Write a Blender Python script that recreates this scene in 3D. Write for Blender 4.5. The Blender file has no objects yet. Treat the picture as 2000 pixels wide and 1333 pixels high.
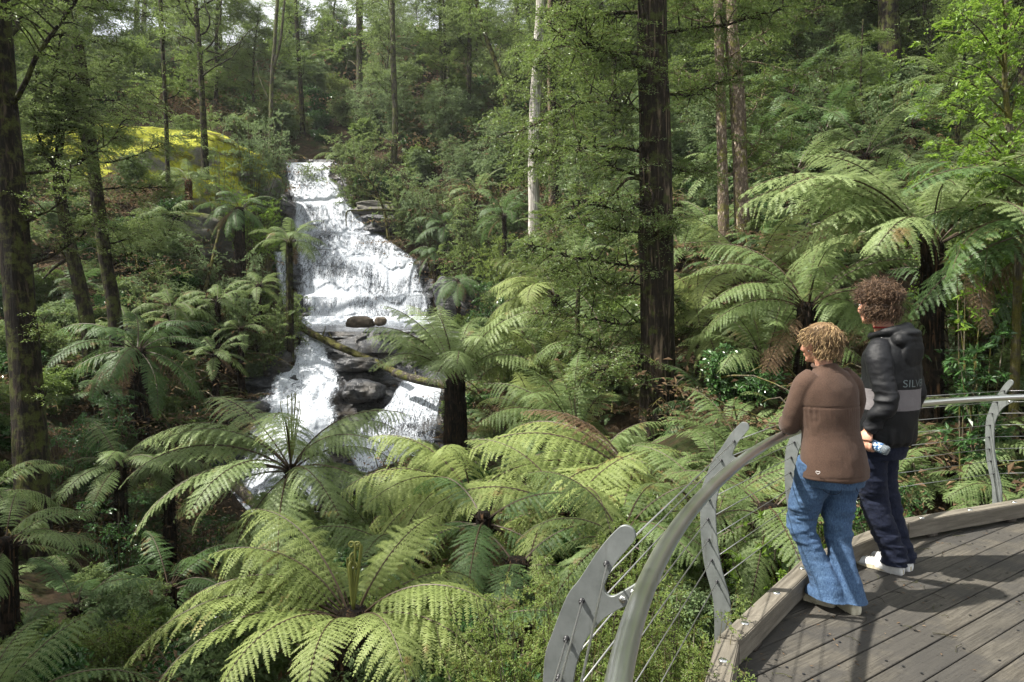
import bpy, math, random
import numpy as np
from mathutils import Vector, Matrix, noise as mnoise
PI = math.pi
scene = bpy.context.scene
# ------------------------------------------------------------------ camera, sky, sun, exposure
CAM_H = 1.65; FPX = 1333.3; PITCH = math.atan(43.5/FPX)
cam_d = bpy.data.cameras.new("camera"); cam_d.lens = 24; cam_d.sensor_width = 36
cam_d.clip_start = 0.05; cam_d.clip_end = 2000
cam = bpy.data.objects.new("camera", cam_d); scene.collection.objects.link(cam)
cam.location = (0, 0, CAM_H); cam.rotation_euler = (PI/2 - PITCH, 0, 0)
scene.camera = cam
SUN_EL, SUN_AZ = math.radians(55), math.radians(188)      # azimuth measured from +x towards +y
world = bpy.data.worlds.new("World"); scene.world = world; world.use_nodes = True
wn = world.node_tree; wn.nodes.clear()
sky = wn.nodes.new('ShaderNodeTexSky'); sky.sky_type = 'NISHITA'; sky.sun_disc = False
sky.sun_elevation = SUN_EL; sky.sun_rotation = PI/2 - SUN_AZ
sky.dust_density = 4.0; sky.air_density = 1.0; sky.ozone_density = 0.6
bg = wn.nodes.new('ShaderNodeBackground'); bg.inputs[1].default_value = 0.075
wo = wn.nodes.new('ShaderNodeOutputWorld')
# thin bright cloud over most of the sky
_tc = wn.nodes.new('ShaderNodeTexCoord'); _nz = wn.nodes.new('ShaderNodeTexNoise'); _nz.inputs['Scale'].default_value = 2.2; _nz.inputs['Detail'].default_value = 6
_rp = wn.nodes.new('ShaderNodeMapRange'); _rp.inputs[1].default_value = .3; _rp.inputs[2].default_value = .6; _rp.inputs[3].default_value = .45; _rp.inputs[4].default_value = .95
_mx = wn.nodes.new('ShaderNodeMix'); _mx.data_type = 'RGBA'; _mx.inputs[7].default_value = (7.6, 7.8, 8.0, 1)
wn.links.new(_tc.outputs['Generated'], _nz.inputs['Vector']); wn.links.new(_nz.outputs['Fac'], _rp.inputs[0]); wn.links.new(_rp.outputs[0], _mx.inputs[0])
wn.links.new(sky.outputs[0], _mx.inputs[6]); wn.links.new(_mx.outputs[2], bg.inputs[0]); wn.links.new(bg.outputs[0], wo.inputs[0])
sd = bpy.data.lights.new("sun", 'SUN'); sd.energy = 5.0; sd.angle = math.radians(1.0); sd.color = (1, .955, .87)
sun = bpy.data.objects.new("sun", sd); scene.collection.objects.link(sun)
sdir = Vector((math.cos(SUN_EL)*math.cos(SUN_AZ), math.cos(SUN_EL)*math.sin(SUN_AZ), math.sin(SUN_EL)))
sun.rotation_euler = sdir.to_track_quat('Z', 'Y').to_euler(); sun.location = (-20, 10, 40)
scene.view_settings.view_transform = 'Standard'; scene.view_settings.look = 'None'
scene.view_settings.exposure = 1.33; scene.view_settings.gamma = 1.0
scene.cycles.max_bounces = 6; scene.cycles.diffuse_bounces = 3; scene.cycles.glossy_bounces = 2
scene.cycles.transmission_bounces = 4; scene.cycles.transparent_max_bounces = 12
scene.cycles.use_denoising = True
scene.cycles.use_adaptive_sampling = True; scene.cycles.adaptive_threshold = 0.02

# ------------------------------------------------------------------ helpers
def P(px, py, d):
    """world point seen at pixel (px,py) of the 2000x1333 frame, at forward distance d"""
    u = (px-1000)/FPX; v = (666.5-py)/FPX
    y = math.cos(PITCH) + v*math.sin(PITCH); z = -math.sin(PITCH) + v*math.cos(PITCH)
    k = d/y
    return Vector((u*k, d, CAM_H + z*k))
def link(o, parent=None):
    scene.collection.objects.link(o)
    if parent is not None: o.parent = parent
    return o
def tag(o, label=None, cat=None, group=None, kind=None):
    if label: o['label'] = label
    if cat: o['category'] = cat
    if group: o['group'] = group
    if kind: o['kind'] = kind
    return o
def empty(name, loc=(0,0,0), rz=0, label=None, cat=None, group=None):
    o = bpy.data.objects.new(name, None); o.location = loc; o.rotation_euler = (0,0,rz); o.empty_display_size = .1
    link(o); return tag(o, label, cat, group)
def mesh(name, V, faces, mats=None, smooth=True, midx=None, uv=None, attrs=None):
    """faces: list of int arrays, each (n,k)"""
    V = np.asarray(V, dtype=np.float32).reshape(-1,3)
    if isinstance(faces, np.ndarray): faces = [faces]
    faces = [np.asarray(f, dtype=np.int32) for f in faces if len(f)]
    loops = np.concatenate([f.ravel() for f in faces])
    tot = np.concatenate([np.full(len(f), f.shape[1], dtype=np.int32) for f in faces])
    start = np.concatenate([[0], np.cumsum(tot)[:-1]]).astype(np.int32)
    me = bpy.data.meshes.new(name)
    me.vertices.add(len(V)); me.vertices.foreach_set('co', V.ravel())
    me.loops.add(len(loops)); me.loops.foreach_set('vertex_index', loops)
    me.polygons.add(len(tot)); me.polygons.foreach_set('loop_start', start); me.polygons.foreach_set('loop_total', tot)
    if mats is not None:
        for m in (mats if isinstance(mats, (list, tuple)) else [mats]): me.materials.append(m)
    if midx is not None: me.polygons.foreach_set('material_index', np.asarray(midx, dtype=np.int32))
    me.polygons.foreach_set('use_smooth', np.full(len(tot), bool(smooth)))
    if uv is not None:
        l = me.uv_layers.new(name='UVMap'); l.data.foreach_set('uv', np.asarray(uv, dtype=np.float32)[loops].ravel())
    me.update(calc_edges=True)
    if attrs:
        for k, a in attrs.items():
            at = me.attributes.new(k, 'FLOAT', 'POINT'); at.data.foreach_set('value', np.asarray(a, dtype=np.float32))
    return me
class MB:
    """collects shapes into ONE mesh"""
    def __init__(s): s.v=[]; s.f={3:[],4:[]}; s.n=0; s.m={3:[],4:[]}
    def add(s, V, F, mi=0):
        V = np.asarray(V, dtype=float).reshape(-1,3); F = np.asarray(F, dtype=int)
        s.v.append(V)
        if len(F): s.f[F.shape[1]].append(F + s.n); s.m[F.shape[1]].append(np.full(len(F), mi))
        s.n += len(V)
    def box(s, c, size, rz=0, mi=0, R=None):
        V = np.array([[x,y,z] for x in (-.5,.5) for y in (-.5,.5) for z in (-.5,.5)])*np.array(size)
        if R is None: R = np.array(Matrix.Rotation(rz,3,'Z'))
        V = V @ np.array(R).T + np.array(c)
        s.add(V, [[0,1,3,2],[4,6,7,5],[0,4,5,1],[2,3,7,6],[0,2,6,4],[1,5,7,3]], mi)
    def prism(s, poly, z0, z1, mi=0):
        n=len(poly); V=[(x,y,z0) for x,y in poly]+[(x,y,z1) for x,y in poly]
        s.add(V, [[i,(i+1)%n,n+(i+1)%n,n+i] for i in range(n)], mi)
        # fan caps
        c0=np.mean(poly,axis=0); V2=[(c0[0],c0[1],z0)]+V[:n]; s.add(V2,[[0,(i+1)%n+1,i+1] for i in range(n)],mi)
        V3=[(c0[0],c0[1],z1)]+V[n:]; s.add(V3,[[0,i+1,(i+1)%n+1] for i in range(n)],mi)
    def tube(s, pts, rad, n=8, caps=True, mi=0, ref=None, ell=None, jit=None):
        V, F, C = tube_geo(pts, rad, n, caps, ref, ell, jit)
        s.add(V, F, mi); s.n -= len(V)
        if len(C): s.f[3].append(np.array(C)+s.n); s.m[3].append(np.full(len(C), mi))
        s.n += len(V)
    def mesh(s, name, mats=None, smooth=True):
        fs=[]; ms=[]
        for k in (3,4):
            if s.f[k]: fs.append(np.concatenate(s.f[k])); ms.append(np.concatenate(s.m[k]))
        return mesh(name, np.concatenate(s.v), fs, mats, smooth, np.concatenate(ms))
    def obj(s, name, mats=None, parent=None, smooth=True):
        return link(bpy.data.objects.new(name, s.mesh(name, mats, smooth)), parent)
def tube_geo(pts, rad, n=8, caps=True, ref=None, ell=None, jit=None):
    pts = np.asarray(pts, dtype=float); m = len(pts)
    rad = np.broadcast_to(np.asarray(rad, dtype=float), (m,)) if np.ndim(rad) <= 1 else np.asarray(rad)
    T = np.gradient(pts, axis=0); T /= (np.linalg.norm(T,axis=1,keepdims=True)+1e-9)
    ref = np.array(ref if ref is not None else ((0,0,1) if abs(T[0,2])<.8 else (1,0,0)), dtype=float)
    U = np.zeros_like(pts)
    u = ref - T[0]*np.dot(ref,T[0]); u/=np.linalg.norm(u)+1e-9; U[0]=u
    for i in range(1,m):
        u = U[i-1] - T[i]*np.dot(U[i-1],T[i]); U[i]=u/(np.linalg.norm(u)+1e-9)
    W = np.cross(T,U)
    a = np.arange(n)*2*PI/n
    e = np.ones((m,2)) if ell is None else np.broadcast_to(np.asarray(ell,dtype=float),(m,2))
    r = rad[:,None]*np.ones((1,n))
    if jit is not None: r = r*jit
    V = pts[:,None,:] + (r*np.cos(a)[None]*e[:,:1])[:,:,None]*U[:,None,:] + (r*np.sin(a)[None]*e[:,1:])[:,:,None]*W[:,None,:]
    V = V.reshape(-1,3)
    i = np.arange(m-1)[:,None]*n; j = np.arange(n)[None]; k=(j+1)%n
    F = np.stack([i+j, i+k, i+n+k, i+n+j], -1).reshape(-1,4)
    C = []
    if caps:
        V = np.concatenate([V, pts[:1], pts[-1:]]); b=m*n
        C = [[b,(q+1)%n,q] for q in range(n)] + [[b+1,(m-1)*n+q,(m-1)*n+(q+1)%n] for q in range(n)]
    return V, F, C
def smooth_path(pts, n):
    """Catmull-Rom through pts (k-dim), n samples"""
    p = np.asarray(pts, dtype=float); m=len(p)
    if m==2: t=np.linspace(0,1,n)[:,None]; return p[0]*(1-t)+p[1]*t
    q = np.concatenate([[2*p[0]-p[1]], p, [2*p[-1]-p[-2]]]); out=[]
    for t in np.linspace(0, m-1-1e-9, n):
        i=int(t); f=t-i; a,b,c,d=q[i],q[i+1],q[i+2],q[i+3]
        out.append(.5*((2*b)+(c-a)*f+(2*a-5*b+4*c-d)*f*f+(3*b-a-3*c+d)*f**3))
    return np.array(out)
def vnoise(X, scale=1.0, seed=0, octv=3):
    """cheap smooth value noise on (n,3) numpy points, range about -1..1"""
    X = np.asarray(X, dtype=float)*scale + seed*17.31
    out = np.zeros(len(X)); amp=1.; tot=0
    for o in range(octv):
        i = np.floor(X).astype(np.int64); f = X-i; f = f*f*(3-2*f); acc=0
        for dx in (0,1):
            for dy in (0,1):
                for dz in (0,1):
                    h = ((i[:,0]+dx)*73856093) ^ ((i[:,1]+dy)*19349663) ^ ((i[:,2]+dz)*83492791)
                    h = (h ^ (h>>13))*1274126177 & 0x7fffffff
                    w = (f[:,0] if dx else 1-f[:,0])*(f[:,1] if dy else 1-f[:,1])*(f[:,2] if dz else 1-f[:,2])
                    acc = acc + w*((h % 10007)/10007.*2-1)
        out += acc*amp; tot+=amp; amp*=.5; X = X*2.03+5.1
    return out/tot*1.6

# ------------------------------------------------------------------ materials
class NT:
    def __init__(s, name):
        s.mat = bpy.data.materials.new(name); s.mat.use_nodes=True; s.t=s.mat.node_tree; s.t.nodes.clear()
    def n(s, typ, **kw):
        nd = s.t.nodes.new(typ)
        for k,v in kw.items():
            if k.startswith('i_'): 
                key=k[2:]; key=int(key) if key.isdigit() else key.replace('_',' ')
                nd.inputs[key].default_value = v
            else: setattr(nd,k,v)
        return nd
    def l(s, a, b): s.t.links.new(a, b)
    def ramp(s, fac, stops, interp='LINEAR'):
        r = s.n('ShaderNodeValToRGB'); r.color_ramp.interpolation=interp
        while len(r.color_ramp.elements)<len(stops): r.color_ramp.elements.new(.5)
        for e,(p,c) in zip(r.color_ramp.elements, stops): e.position=p; e.color=(*c,1) if len(c)==3 else c
        s.l(fac, r.inputs[0]); return r.outputs[0]
    def coord(s, kind='Object', scale=(1,1,1)):
        c = s.n('ShaderNodeTexCoord'); m = s.n('ShaderNodeMapping'); m.inputs['Scale'].default_value=scale
        s.l(c.outputs[kind], m.inputs[0]); return m.outputs[0]
    def noise(s, vec, scale, detail=4, rough=.6, dist=0):
        x = s.n('ShaderNodeTexNoise'); x.inputs['Scale'].default_value=scale; x.inputs['Detail'].default_value=detail
        x.inputs['Roughness'].default_value=rough; x.inputs['Distortion'].default_value=dist
        s.l(vec, x.inputs['Vector']); return x.outputs['Fac']
    def mix(s, fac, a, b, mode='MIX'):
        m = s.n('ShaderNodeMix', data_type='RGBA', blend_type=mode)
        if isinstance(fac,(int,float)): m.inputs[0].default_value=fac
        else: s.l(fac, m.inputs[0])
        for q,x in ((6,a),(7,b)):
            if isinstance(x,tuple): m.inputs[q].default_value=(*x[:3],1)
            else: s.l(x, m.inputs[q])
        return m.outputs[2]
    def math(s, op, a, b=None, clamp=False):
        m = s.n('ShaderNodeMath', operation=op, use_clamp=clamp)
        for q,x in ((0,a),(1,b)):
            if x is None: continue
            if isinstance(x,(int,float)): m.inputs[q].default_value=x
            else: s.l(x,m.inputs[q])
        return m.outputs[0]
    def bsdf(s, color=None, rough=.6, bump=None, bstr=.4, bdist=.02, metal=0, spec=.5, **kw):
        b = s.n('ShaderNodeBsdfPrincipled')
        if isinstance(color,tuple): b.inputs['Base Color'].default_value=(*color[:3],1)
        elif color is not None: s.l(color,b.inputs['Base Color'])
        if isinstance(rough,(int,float)): b.inputs['Roughness'].default_value=rough
        else: s.l(rough,b.inputs['Roughness'])
        b.inputs['Metallic'].default_value=metal; b.inputs['Specular IOR Level'].default_value=spec
        for k,v in kw.items(): b.inputs[k.replace('_',' ')].default_value=v
        if bump is not None:
            bp=s.n('ShaderNodeBump'); bp.inputs['Strength'].default_value=bstr; bp.inputs['Distance'].default_value=bdist
            s.l(bump,bp.inputs['Height']); s.l(bp.outputs[0], b.inputs['Normal'])
        s.b=b; return b.outputs[0]
    def out(s, sh):
        o=s.n('ShaderNodeOutputMaterial'); s.l(sh,o.inputs[0]); return s.mat
def leaf_mat(name, cols, rough=.5, trans=.35, spec=.35, tcol=None, wide=.25, brown=False):
    """cols: dark, mid, light base colours; varies per leaf and per plant"""
    m = NT(name)
    geo = m.n('ShaderNodeNewGeometry'); oi = m.n('ShaderNodeObjectInfo')
    cl = m.noise(m.coord('Object'), 1.3, 2)
    f = m.math('ADD', m.math('MULTIPLY', geo.outputs['Random Per Island'], .45), m.math('MULTIPLY', cl, .55))
    f = m.math('ADD', f, m.math('MULTIPLY', m.math('SUBTRACT', oi.outputs['Random'], .5), wide))
    c = m.ramp(f, [(.15,cols[0]),(.5,cols[1]),(.9,cols[2])])
    if brown:
        ad = m.n('ShaderNodeVectorMath', operation='ADD'); m.l(m.coord('Object'), ad.inputs[0]); cb = m.n('ShaderNodeCombineXYZ'); m.l(m.math('MULTIPLY', oi.outputs['Random'], 50.), cb.inputs[2]); m.l(cb.outputs[0], ad.inputs[1])
        c = m.mix(m.ramp(m.math('ADD', m.noise(ad.outputs[0], 3.2, 3), m.math('MULTIPLY', geo.outputs['Random Per Island'], .06)), [(.66,(0,0,0)),(.74,(.85,.85,.85))]), c, (.2,.125,.05))
    b = m.bsdf(c, rough, spec=spec)
    tr = m.n('ShaderNodeBsdfTranslucent')
    c2 = m.mix(.5, c, tuple(min(1,x*1.6) for x in (tcol or cols[2])))
    m.l(c2, tr.inputs[0]); mx = m.n('ShaderNodeMixShader'); mx.inputs[0].default_value=trans
    m.l(b, mx.inputs[1]); m.l(tr.outputs[0], mx.inputs[2]); return m.out(mx.outputs[0])
MAT={}
MAT['fern'] = leaf_mat('fern_green', [(.078,.122,.038),(.128,.185,.062),(.195,.25,.1)], .55, .36, .3, brown=True)
MAT['fern_silver'] = leaf_mat('fern_silvery_green', [(.12,.17,.062),(.19,.25,.095),(.28,.345,.15)], .5, .36, .35, brown=True)
MAT['fern_pale'] = leaf_mat('fern_pale_green', [(.13,.17,.045),(.2,.25,.075),(.28,.325,.12)], .58, .36, .28, brown=True)
MAT['fern_dark'] = leaf_mat('fern_deep_green', [(.04,.078,.026),(.065,.118,.036),(.1,.165,.052)], .52, .32, .35, brown=True)
MAT['fern_dead'] = leaf_mat('fern_dead_brown', [(.07,.042,.024),(.14,.09,.052),(.24,.17,.1)], .8, .25, .2)
MAT['myrtle'] = leaf_mat('beech_leaf', [(.06,.105,.024),(.115,.175,.042),(.18,.245,.062)], .4, .38, .5)
MAT['olive'] = leaf_mat('olive_leaf', [(.078,.12,.036),(.138,.195,.062),(.205,.265,.092)], .55, .35, .35)
MAT['greygreen'] = leaf_mat('greygreen_leaf', [(.078,.125,.054),(.138,.195,.082),(.2,.265,.12)], .6, .35, .3)
MAT['bright'] = leaf_mat('bright_leaf', [(.08,.15,.018),(.15,.25,.03),(.23,.34,.05)], .42, .42, .45)
MAT['gloss'] = leaf_mat('glossy_leaf', [(.028,.075,.02),(.05,.115,.03),(.08,.15,.045)], .26, .22, .6)
MAT['tea'] = leaf_mat('fine_leaf', [(.075,.115,.025),(.13,.185,.04),(.2,.26,.065)], .5, .4, .35)
def bark(name, c1, c2, moss=None, amt=.4, sc=1.0, streak=.12, light=None, c3=None):
    m = NT(name)
    v = m.coord('Object',(1,1,streak)); v2 = m.coord('Object')
    n1 = m.noise(v, 22*sc, 6, .65, .4); n2 = m.noise(v2, 3*sc, 4)
    rg = m.math('ABSOLUTE', m.math('SUBTRACT', m.noise(v, 11*sc, 5, .6, .6), .5)); n1 = m.math('ADD', m.math('MULTIPLY', n1, .6), m.math('MULTIPLY', rg, 1.6))
    c = m.ramp(n1, [(.32,tuple(x*.5 for x in c1)),(.45,c1),(.6,c2),(.8,tuple(x*1.25 for x in c2))])
    if c3: c = m.mix(m.ramp(n2,[(.5,(0,0,0)),(.6,(1,1,1))]), c, c3)
    if moss:
        mm = m.ramp(m.noise(v2, 4.5*sc, 6, .7), [(.62-amt*.35,(0,0,0)),(.7-amt*.3,(1,1,1))])
        mc = m.ramp(m.noise(v2, 60, 3), [(.3,tuple(x*.5 for x in moss)),(.7,moss)])
        c = m.mix(mm, c, mc)
    return m.out(m.bsdf(c, .9, n1, 1.0, .05, spec=.2))
MAT['bark'] = bark('dark_mossy_bark', (.018,.013,.009), (.07,.052,.034), (.07,.078,.018), .4)
MAT['bark_brown'] = bark('brown_furrowed_bark', (.024,.017,.011), (.12,.09,.06), (.06,.07,.018), .3)
MAT['bark_white'] = bark('pale_smooth_bark', (.5,.46,.42), (.72,.69,.65), None, 0, .7, .06)
MAT['bark_lichen'] = bark('lichen_patched_bark', (.2,.15,.11), (.55,.46,.36), (.2,.19,.05), .3, 1.2, .35)
MAT['bark_twig'] = bark('grey_twig_bark', (.1,.085,.062), (.3,.26,.2), (.13,.12,.03), .5, 1)
MAT['bark_moss'] = bark('moss_covered_bark', (.03,.024,.015), (.105,.08,.05), (.12,.115,.03), .55)
MAT['log'] = bark('weathered_grey_log', (.07,.06,.048), (.25,.22,.18), (.13,.14,.03), .35)
MAT['fibre'] = bark('fibrous_fern_trunk', (.012,.008,.005), (.12,.066,.033), None, 0, 2.2, .08, c3=(.03,.02,.012))
MAT['fibre_orange'] = bark('rusty_fern_trunk', (.09,.04,.015), (.3,.15,.06), None, 0, 2.2, .08)
MAT['bark_far'] = bark('far_forest_bark', (.06,.052,.04), (.2,.175,.14), (.1,.11,.035), .45)
def stem_mat(name,c): 
    m=NT(name); return m.out(m.bsdf(m.ramp(m.noise(m.coord(),8),[(.3,tuple(x*.6 for x in c)),(.7,c)]),.6))
MAT['stipe']=stem_mat('dark_stipe',(.06,.035,.015)); MAT['stipe_green']=stem_mat('green_stipe',(.17,.18,.035))
# ------------------------------------------------------------------ terrain
GC = [ # pixel x, pixel y, distance: points on the forest floor
 (0,700,22),(-300,720,22),(300,690,22),(400,800,20),(480,745,24),(200,900,15),(0,1000,12),(-200,1050,9),(100,1110,10.6),(100,1330,8),(-300,1400,5),
 (300,1200,10),(400,1100,16),(550,1060,19),(650,1080,16),(700,1200,10),(250,1050,15),
 (200,430,29),(330,300,36),(440,400,31),(480,330,36),(100,520,26),(0,600,24),(-200,500,26),(350,520,28),(500,600,28.5),(450,520,30),
 (600,310,44),(520,280,40),(700,330,40),(800,430,36.5),(900,470,34),(900,400,38),(1000,350,38),(1050,430,30),(960,560,30),(930,640,29.5),
 (500,150,58),(700,140,58),(1000,150,58),(300,170,48),(0,150,45),(-300,150,45),(1300,100,44),(1500,100,38),(1900,120,30),(2300,100,30),
 (1300,300,28),(1400,480,17),(1500,510,14),(1700,350,19),(1900,250,21),(2000,560,12),(2300,500,14),(1250,560,20),(1100,560,23),
 (1000,720,20),(960,820,19),(900,930,16.3),(1000,900,13),(1285,880,12),(1150,800,13.5),(1100,1000,9),(1000,1200,6),(850,1200,8),(1000,1340,4.6),
 (1450,760,10),(1600,720,11),(1850,760,9),(1950,830,8),(2300,760,8),(1400,1050,6),
 (600,640,31),(750,640,32),(600,460,38),(720,460,38),(640,820,24.6),(560,980,20.6),(800,860,23),(800,760,26.5),
]
GW = [(0,0,-2.2),(3,2,-1.6),(5,5,-1.0),(8,2,-.9),(-4,1,-3),(2,-8,-2),(10,-8,-.5),(-12,-8,-3.5),(-20,2,-3),(20,2,1.5),(30,10,6),(-30,12,-1),
 (-60,30,6),(-80,90,38),(0,110,42),(80,100,52),(70,40,36),(50,15,18),(-70,-15,-3),(70,-15,12),(0,80,33),(-40,70,27),(40,70,36),(2.2,5.6,-.9),(1.0,4,-1.3),(4.5,7,-.5)]
_c=[]
for (a,b,d) in GC:
    p=P(a,b,d); off=0
    if 560<=a<=860 and 440<=b<=1000 and d>20 and (a,b)not in [(550,1060)]: off=-1.2
    _c.append((p.x,p.y,p.z+off))
_c=np.array(_c+GW,dtype=float)
def _phi(r2): return .5*r2*np.log(r2+1e-9)
_n=len(_c); _A=np.zeros((_n+3,_n+3)); _d2=((_c[:,None,:2]-_c[None,:,:2])**2).sum(-1)
_A[:_n,:_n]=_phi(_d2)+np.eye(_n)*1.5; _A[:_n,_n]=1; _A[:_n,_n+1:]=_c[:,:2]; _A[_n,:_n]=1; _A[_n+1:,:_n]=_c[:,:2].T
_w=np.linalg.solve(_A,np.concatenate([_c[:,2],np.zeros(3)]))
CH=[]   # stream channel: distance, bed height, left and right bank x
for (py,a,b,d) in [(318,550,656,42.3),(365,558,672,41),(432,560,730,39),(460,560,745,37.6),(505,560,822,36.4),(575,568,850,34.6),(635,560,868,33.3),(650,565,900,30.5),(657,580,880,29.3),(700,560,870,28),(750,520,870,26.5),(820,480,868,24.4),(870,470,860,23),(900,450,850,22.3),(1000,400,720,20.2)]:
    l=P(a,py,d); r=P(b,py,d); CH.append((d,l.z,l.x,r.x))
CH=np.array(sorted(CH))
def groundN(xy):
    xy=np.asarray(xy,dtype=float); out=np.empty(len(xy))
    for s in range(0,len(xy),20000):
        q=xy[s:s+20000]; d2=((q[:,None,:]-_c[None,:,:2])**2).sum(-1)
        z=_phi(d2)@_w[:_n]+_w[_n]+q@_w[_n+1:]
        out[s:s+20000]=z
    q3=np.concatenate([xy,np.zeros((len(xy),1))],1)
    out+=vnoise(q3,.55,3,3)*.22
    q=np.interp(xy[:,1],CH[:,0],CH[:,1]); lo=np.interp(xy[:,1],CH[:,0],CH[:,2]); hi=np.interp(xy[:,1],CH[:,0],CH[:,3])
    e=np.maximum(0,np.maximum(lo-xy[:,0],xy[:,0]-hi)); cap=q-1.1+e*1.15+np.where(xy[:,1]>43.5,50,0)+np.where(xy[:,1]<19,50,0)
    out=np.minimum(out,cap)
    r=np.hypot(xy[:,0]-3,xy[:,1]-2)
    out=np.where(r<5.2,np.minimum(out,-.75-.12*(5.2-r)),out)   # clear under the deck
    return out
def ground(x,y): return float(groundN([(x,y)])[0])
gx=np.sinh(np.linspace(-3.0,3.0,300)); gx=gx/gx.max()*95
gy=np.concatenate([np.linspace(-20,0,30)[:-1],np.linspace(0,45,190)[:-1],np.linspace(45,125,70)])
X,Y=np.meshgrid(gx,gy); XY=np.stack([X.ravel(),Y.ravel()],1)
Z=groundN(XY); nx,ny=len(gx),len(gy)
ii=(np.arange(ny-1)[:,None]*nx+np.arange(nx-1)[None]).ravel()
m=NT('forest_floor'); v=m.coord('Object')
c=m.ramp(m.noise(v,5,8,.75),[(.3,(.012,.009,.005)),(.5,(.05,.034,.019)),(.7,(.11,.075,.042))])
mo=m.ramp(m.noise(v,.9,6,.7),[(.48,(0,0,0)),(.6,(1,1,1))]); mg=m.ramp(m.noise(v,30,4,.7),[(.3,(.012,.022,.006)),(.7,(.05,.07,.016))])
MAT['floor']=m.out(m.bsdf(m.mix(mo,c,mg),.95,m.noise(v,14,8,.8),1,.12,spec=.15))
g=link(bpy.data.objects.new('forest_floor',mesh('forest_floor',np.column_stack([XY,Z]),np.stack([ii,ii+1,ii+nx+1,ii+nx],1),MAT['floor'])))
tag(g,kind='structure',label='steep leaf littered gully floor below the deck and up the hill')

# ------------------------------------------------------------------ rock and water materials
m=NT('wet_dark_rock'); v=m.coord('Object')
c=m.ramp(m.noise(v,2.2,8,.65),[(.3,(.01,.011,.014)),(.55,(.03,.032,.038)),(.75,(.062,.063,.068))])
br=m.ramp(m.noise(v,.8,4,.6),[(.5,(0,0,0)),(.68,(1,1,1))]); c=m.mix(br,c,(.045,.036,.024))
geo=m.n('ShaderNodeNewGeometry')
st=m.noise(m.coord('Object',(.6,.6,5)),1.6,6,.6)
MAT['rock_wet']=m.out(m.bsdf(c,m.ramp(m.noise(v,6,3),[(.35,(.22,)*3),(.65,(.55,)*3)]),m.math('ADD',m.noise(v,6,8,.7),m.math('MULTIPLY',st,1.5)),.9,.08,spec=.6))
def mossrock(name, rc, mossc, mn, mx, lo=.5):
    m=NT(name); v=m.coord('Object'); geo=m.n('ShaderNodeNewGeometry'); s=m.n('ShaderNodeSeparateXYZ'); m.l(geo.outputs['Normal'],s.inputs[0])
    c=m.ramp(m.noise(v,4,8,.7),[(.3,tuple(x*.35 for x in rc)),(.7,rc)])
    f=m.math('ADD',m.math('MULTIPLY',s.outputs['Z'],lo),m.noise(v,1.7,7,.72))
    mm=m.ramp(f,[(mn,(0,0,0)),(mx,(1,1,1))])
    ck=m.ramp(m.noise(m.coord('Object',(.5,.5,3.2)),1.1,5,.6,.8),[(.40,(0,0,0)),(.45,(1,1,1))])
    mc=m.mix(1,m.ramp(m.noise(v,5,7,.8),[(.3,tuple(x*.2 for x in mossc)),(.5,mossc),(.7,tuple(min(1,x*1.35) for x in mossc))]),m.mix(ck,(.3,.27,.25),(1,1,1)),'MULTIPLY')
    return m.out(m.bsdf(m.mix(mm,c,mc),.85,m.noise(v,9,8,.75),.9,.06,spec=.3))
MAT['rock_moss']=mossrock('yellow_moss_rock',(.3,.28,.26),(.36,.37,.03),.38,.56,.42)
MAT['rock_green']=mossrock('green_moss_rock',(.17,.16,.14),(.12,.14,.02),.72,.85,.35)
MAT['rock_brown']=mossrock('brown_rock',(.17,.135,.1),(.1,.1,.02),1.0,1.1,.3)
def foam(name, sx, sy, lo, hi, col=(.82,.85,.9), dist=1.2):
    m=NT(name); uv=m.n('ShaderNodeUVMap',uv_map='UVMap')
    mp=m.n('ShaderNodeMapping'); mp.inputs['Scale'].default_value=(sx,sy,1); m.l(uv.outputs[0],mp.inputs[0])
    a=m.noise(mp.outputs[0],1,5,.62,dist)
    mp2=m.n('ShaderNodeMapping'); mp2.inputs['Scale'].default_value=(sx*2.6,sy*4.5,1); m.l(uv.outputs[0],mp2.inputs[0])
    b=m.noise(mp2.outputs[0],1,4,.7,.6)
    at=m.n('ShaderNodeAttribute',attribute_name='dens')
    f=m.math('ADD',m.math('ADD',m.math('MULTIPLY',a,.55),m.math('MULTIPLY',b,.45)),at.outputs['Fac'])
    al=m.ramp(f,[(lo,(0,0,0)),(hi,(1,1,1))])
    cc=m.ramp(m.math('ADD',m.math('MULTIPLY',b,.6),m.math('MULTIPLY',f,.4)),[(.38,(.25,.29,.36)),(.5,(.5,.55,.62)),(.64,col)])
    bs=m.bsdf(cc,.5,m.math('ADD',a,b),.4,.05,spec=.4)
    tl=m.n('ShaderNodeBsdfTranslucent'); tl.inputs[0].default_value=(*col,1)
    mx=m.n('ShaderNodeMixShader'); mx.inputs[0].default_value=.25; m.l(bs,mx.inputs[1]); m.l(tl.outputs[0],mx.inputs[2])
    tp=m.n('ShaderNodeBsdfTransparent'); m2=m.n('ShaderNodeMixShader'); m.l(al,m2.inputs[0]); m.l(tp.outputs[0],m2.inputs[1]); m.l(mx.outputs[0],m2.inputs[2])
    return m.out(m2.outputs[0])
MAT['foam']=foam('falling_white_water',13,2.6,.43,.60)
MAT['foam2']=foam('rushing_white_water',8,4,.42,.60)
m=NT('stream_water'); v=m.coord('Object',(1,1,1))
f=m.noise(v,1.6,7,.7,1.5); f2=m.noise(v,.45,3)
fo=m.ramp(m.math('ADD',m.math('MULTIPLY',f,.7),m.math('MULTIPLY',f2,.3)),[(.52,(0,0,0)),(.6,(1,1,1))])
MAT['stream']=m.out(m.bsdf(m.mix(fo,(.035,.033,.03),(.7,.74,.78)),.18,m.noise(v,7,5),.5,.05,spec=.7))

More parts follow.
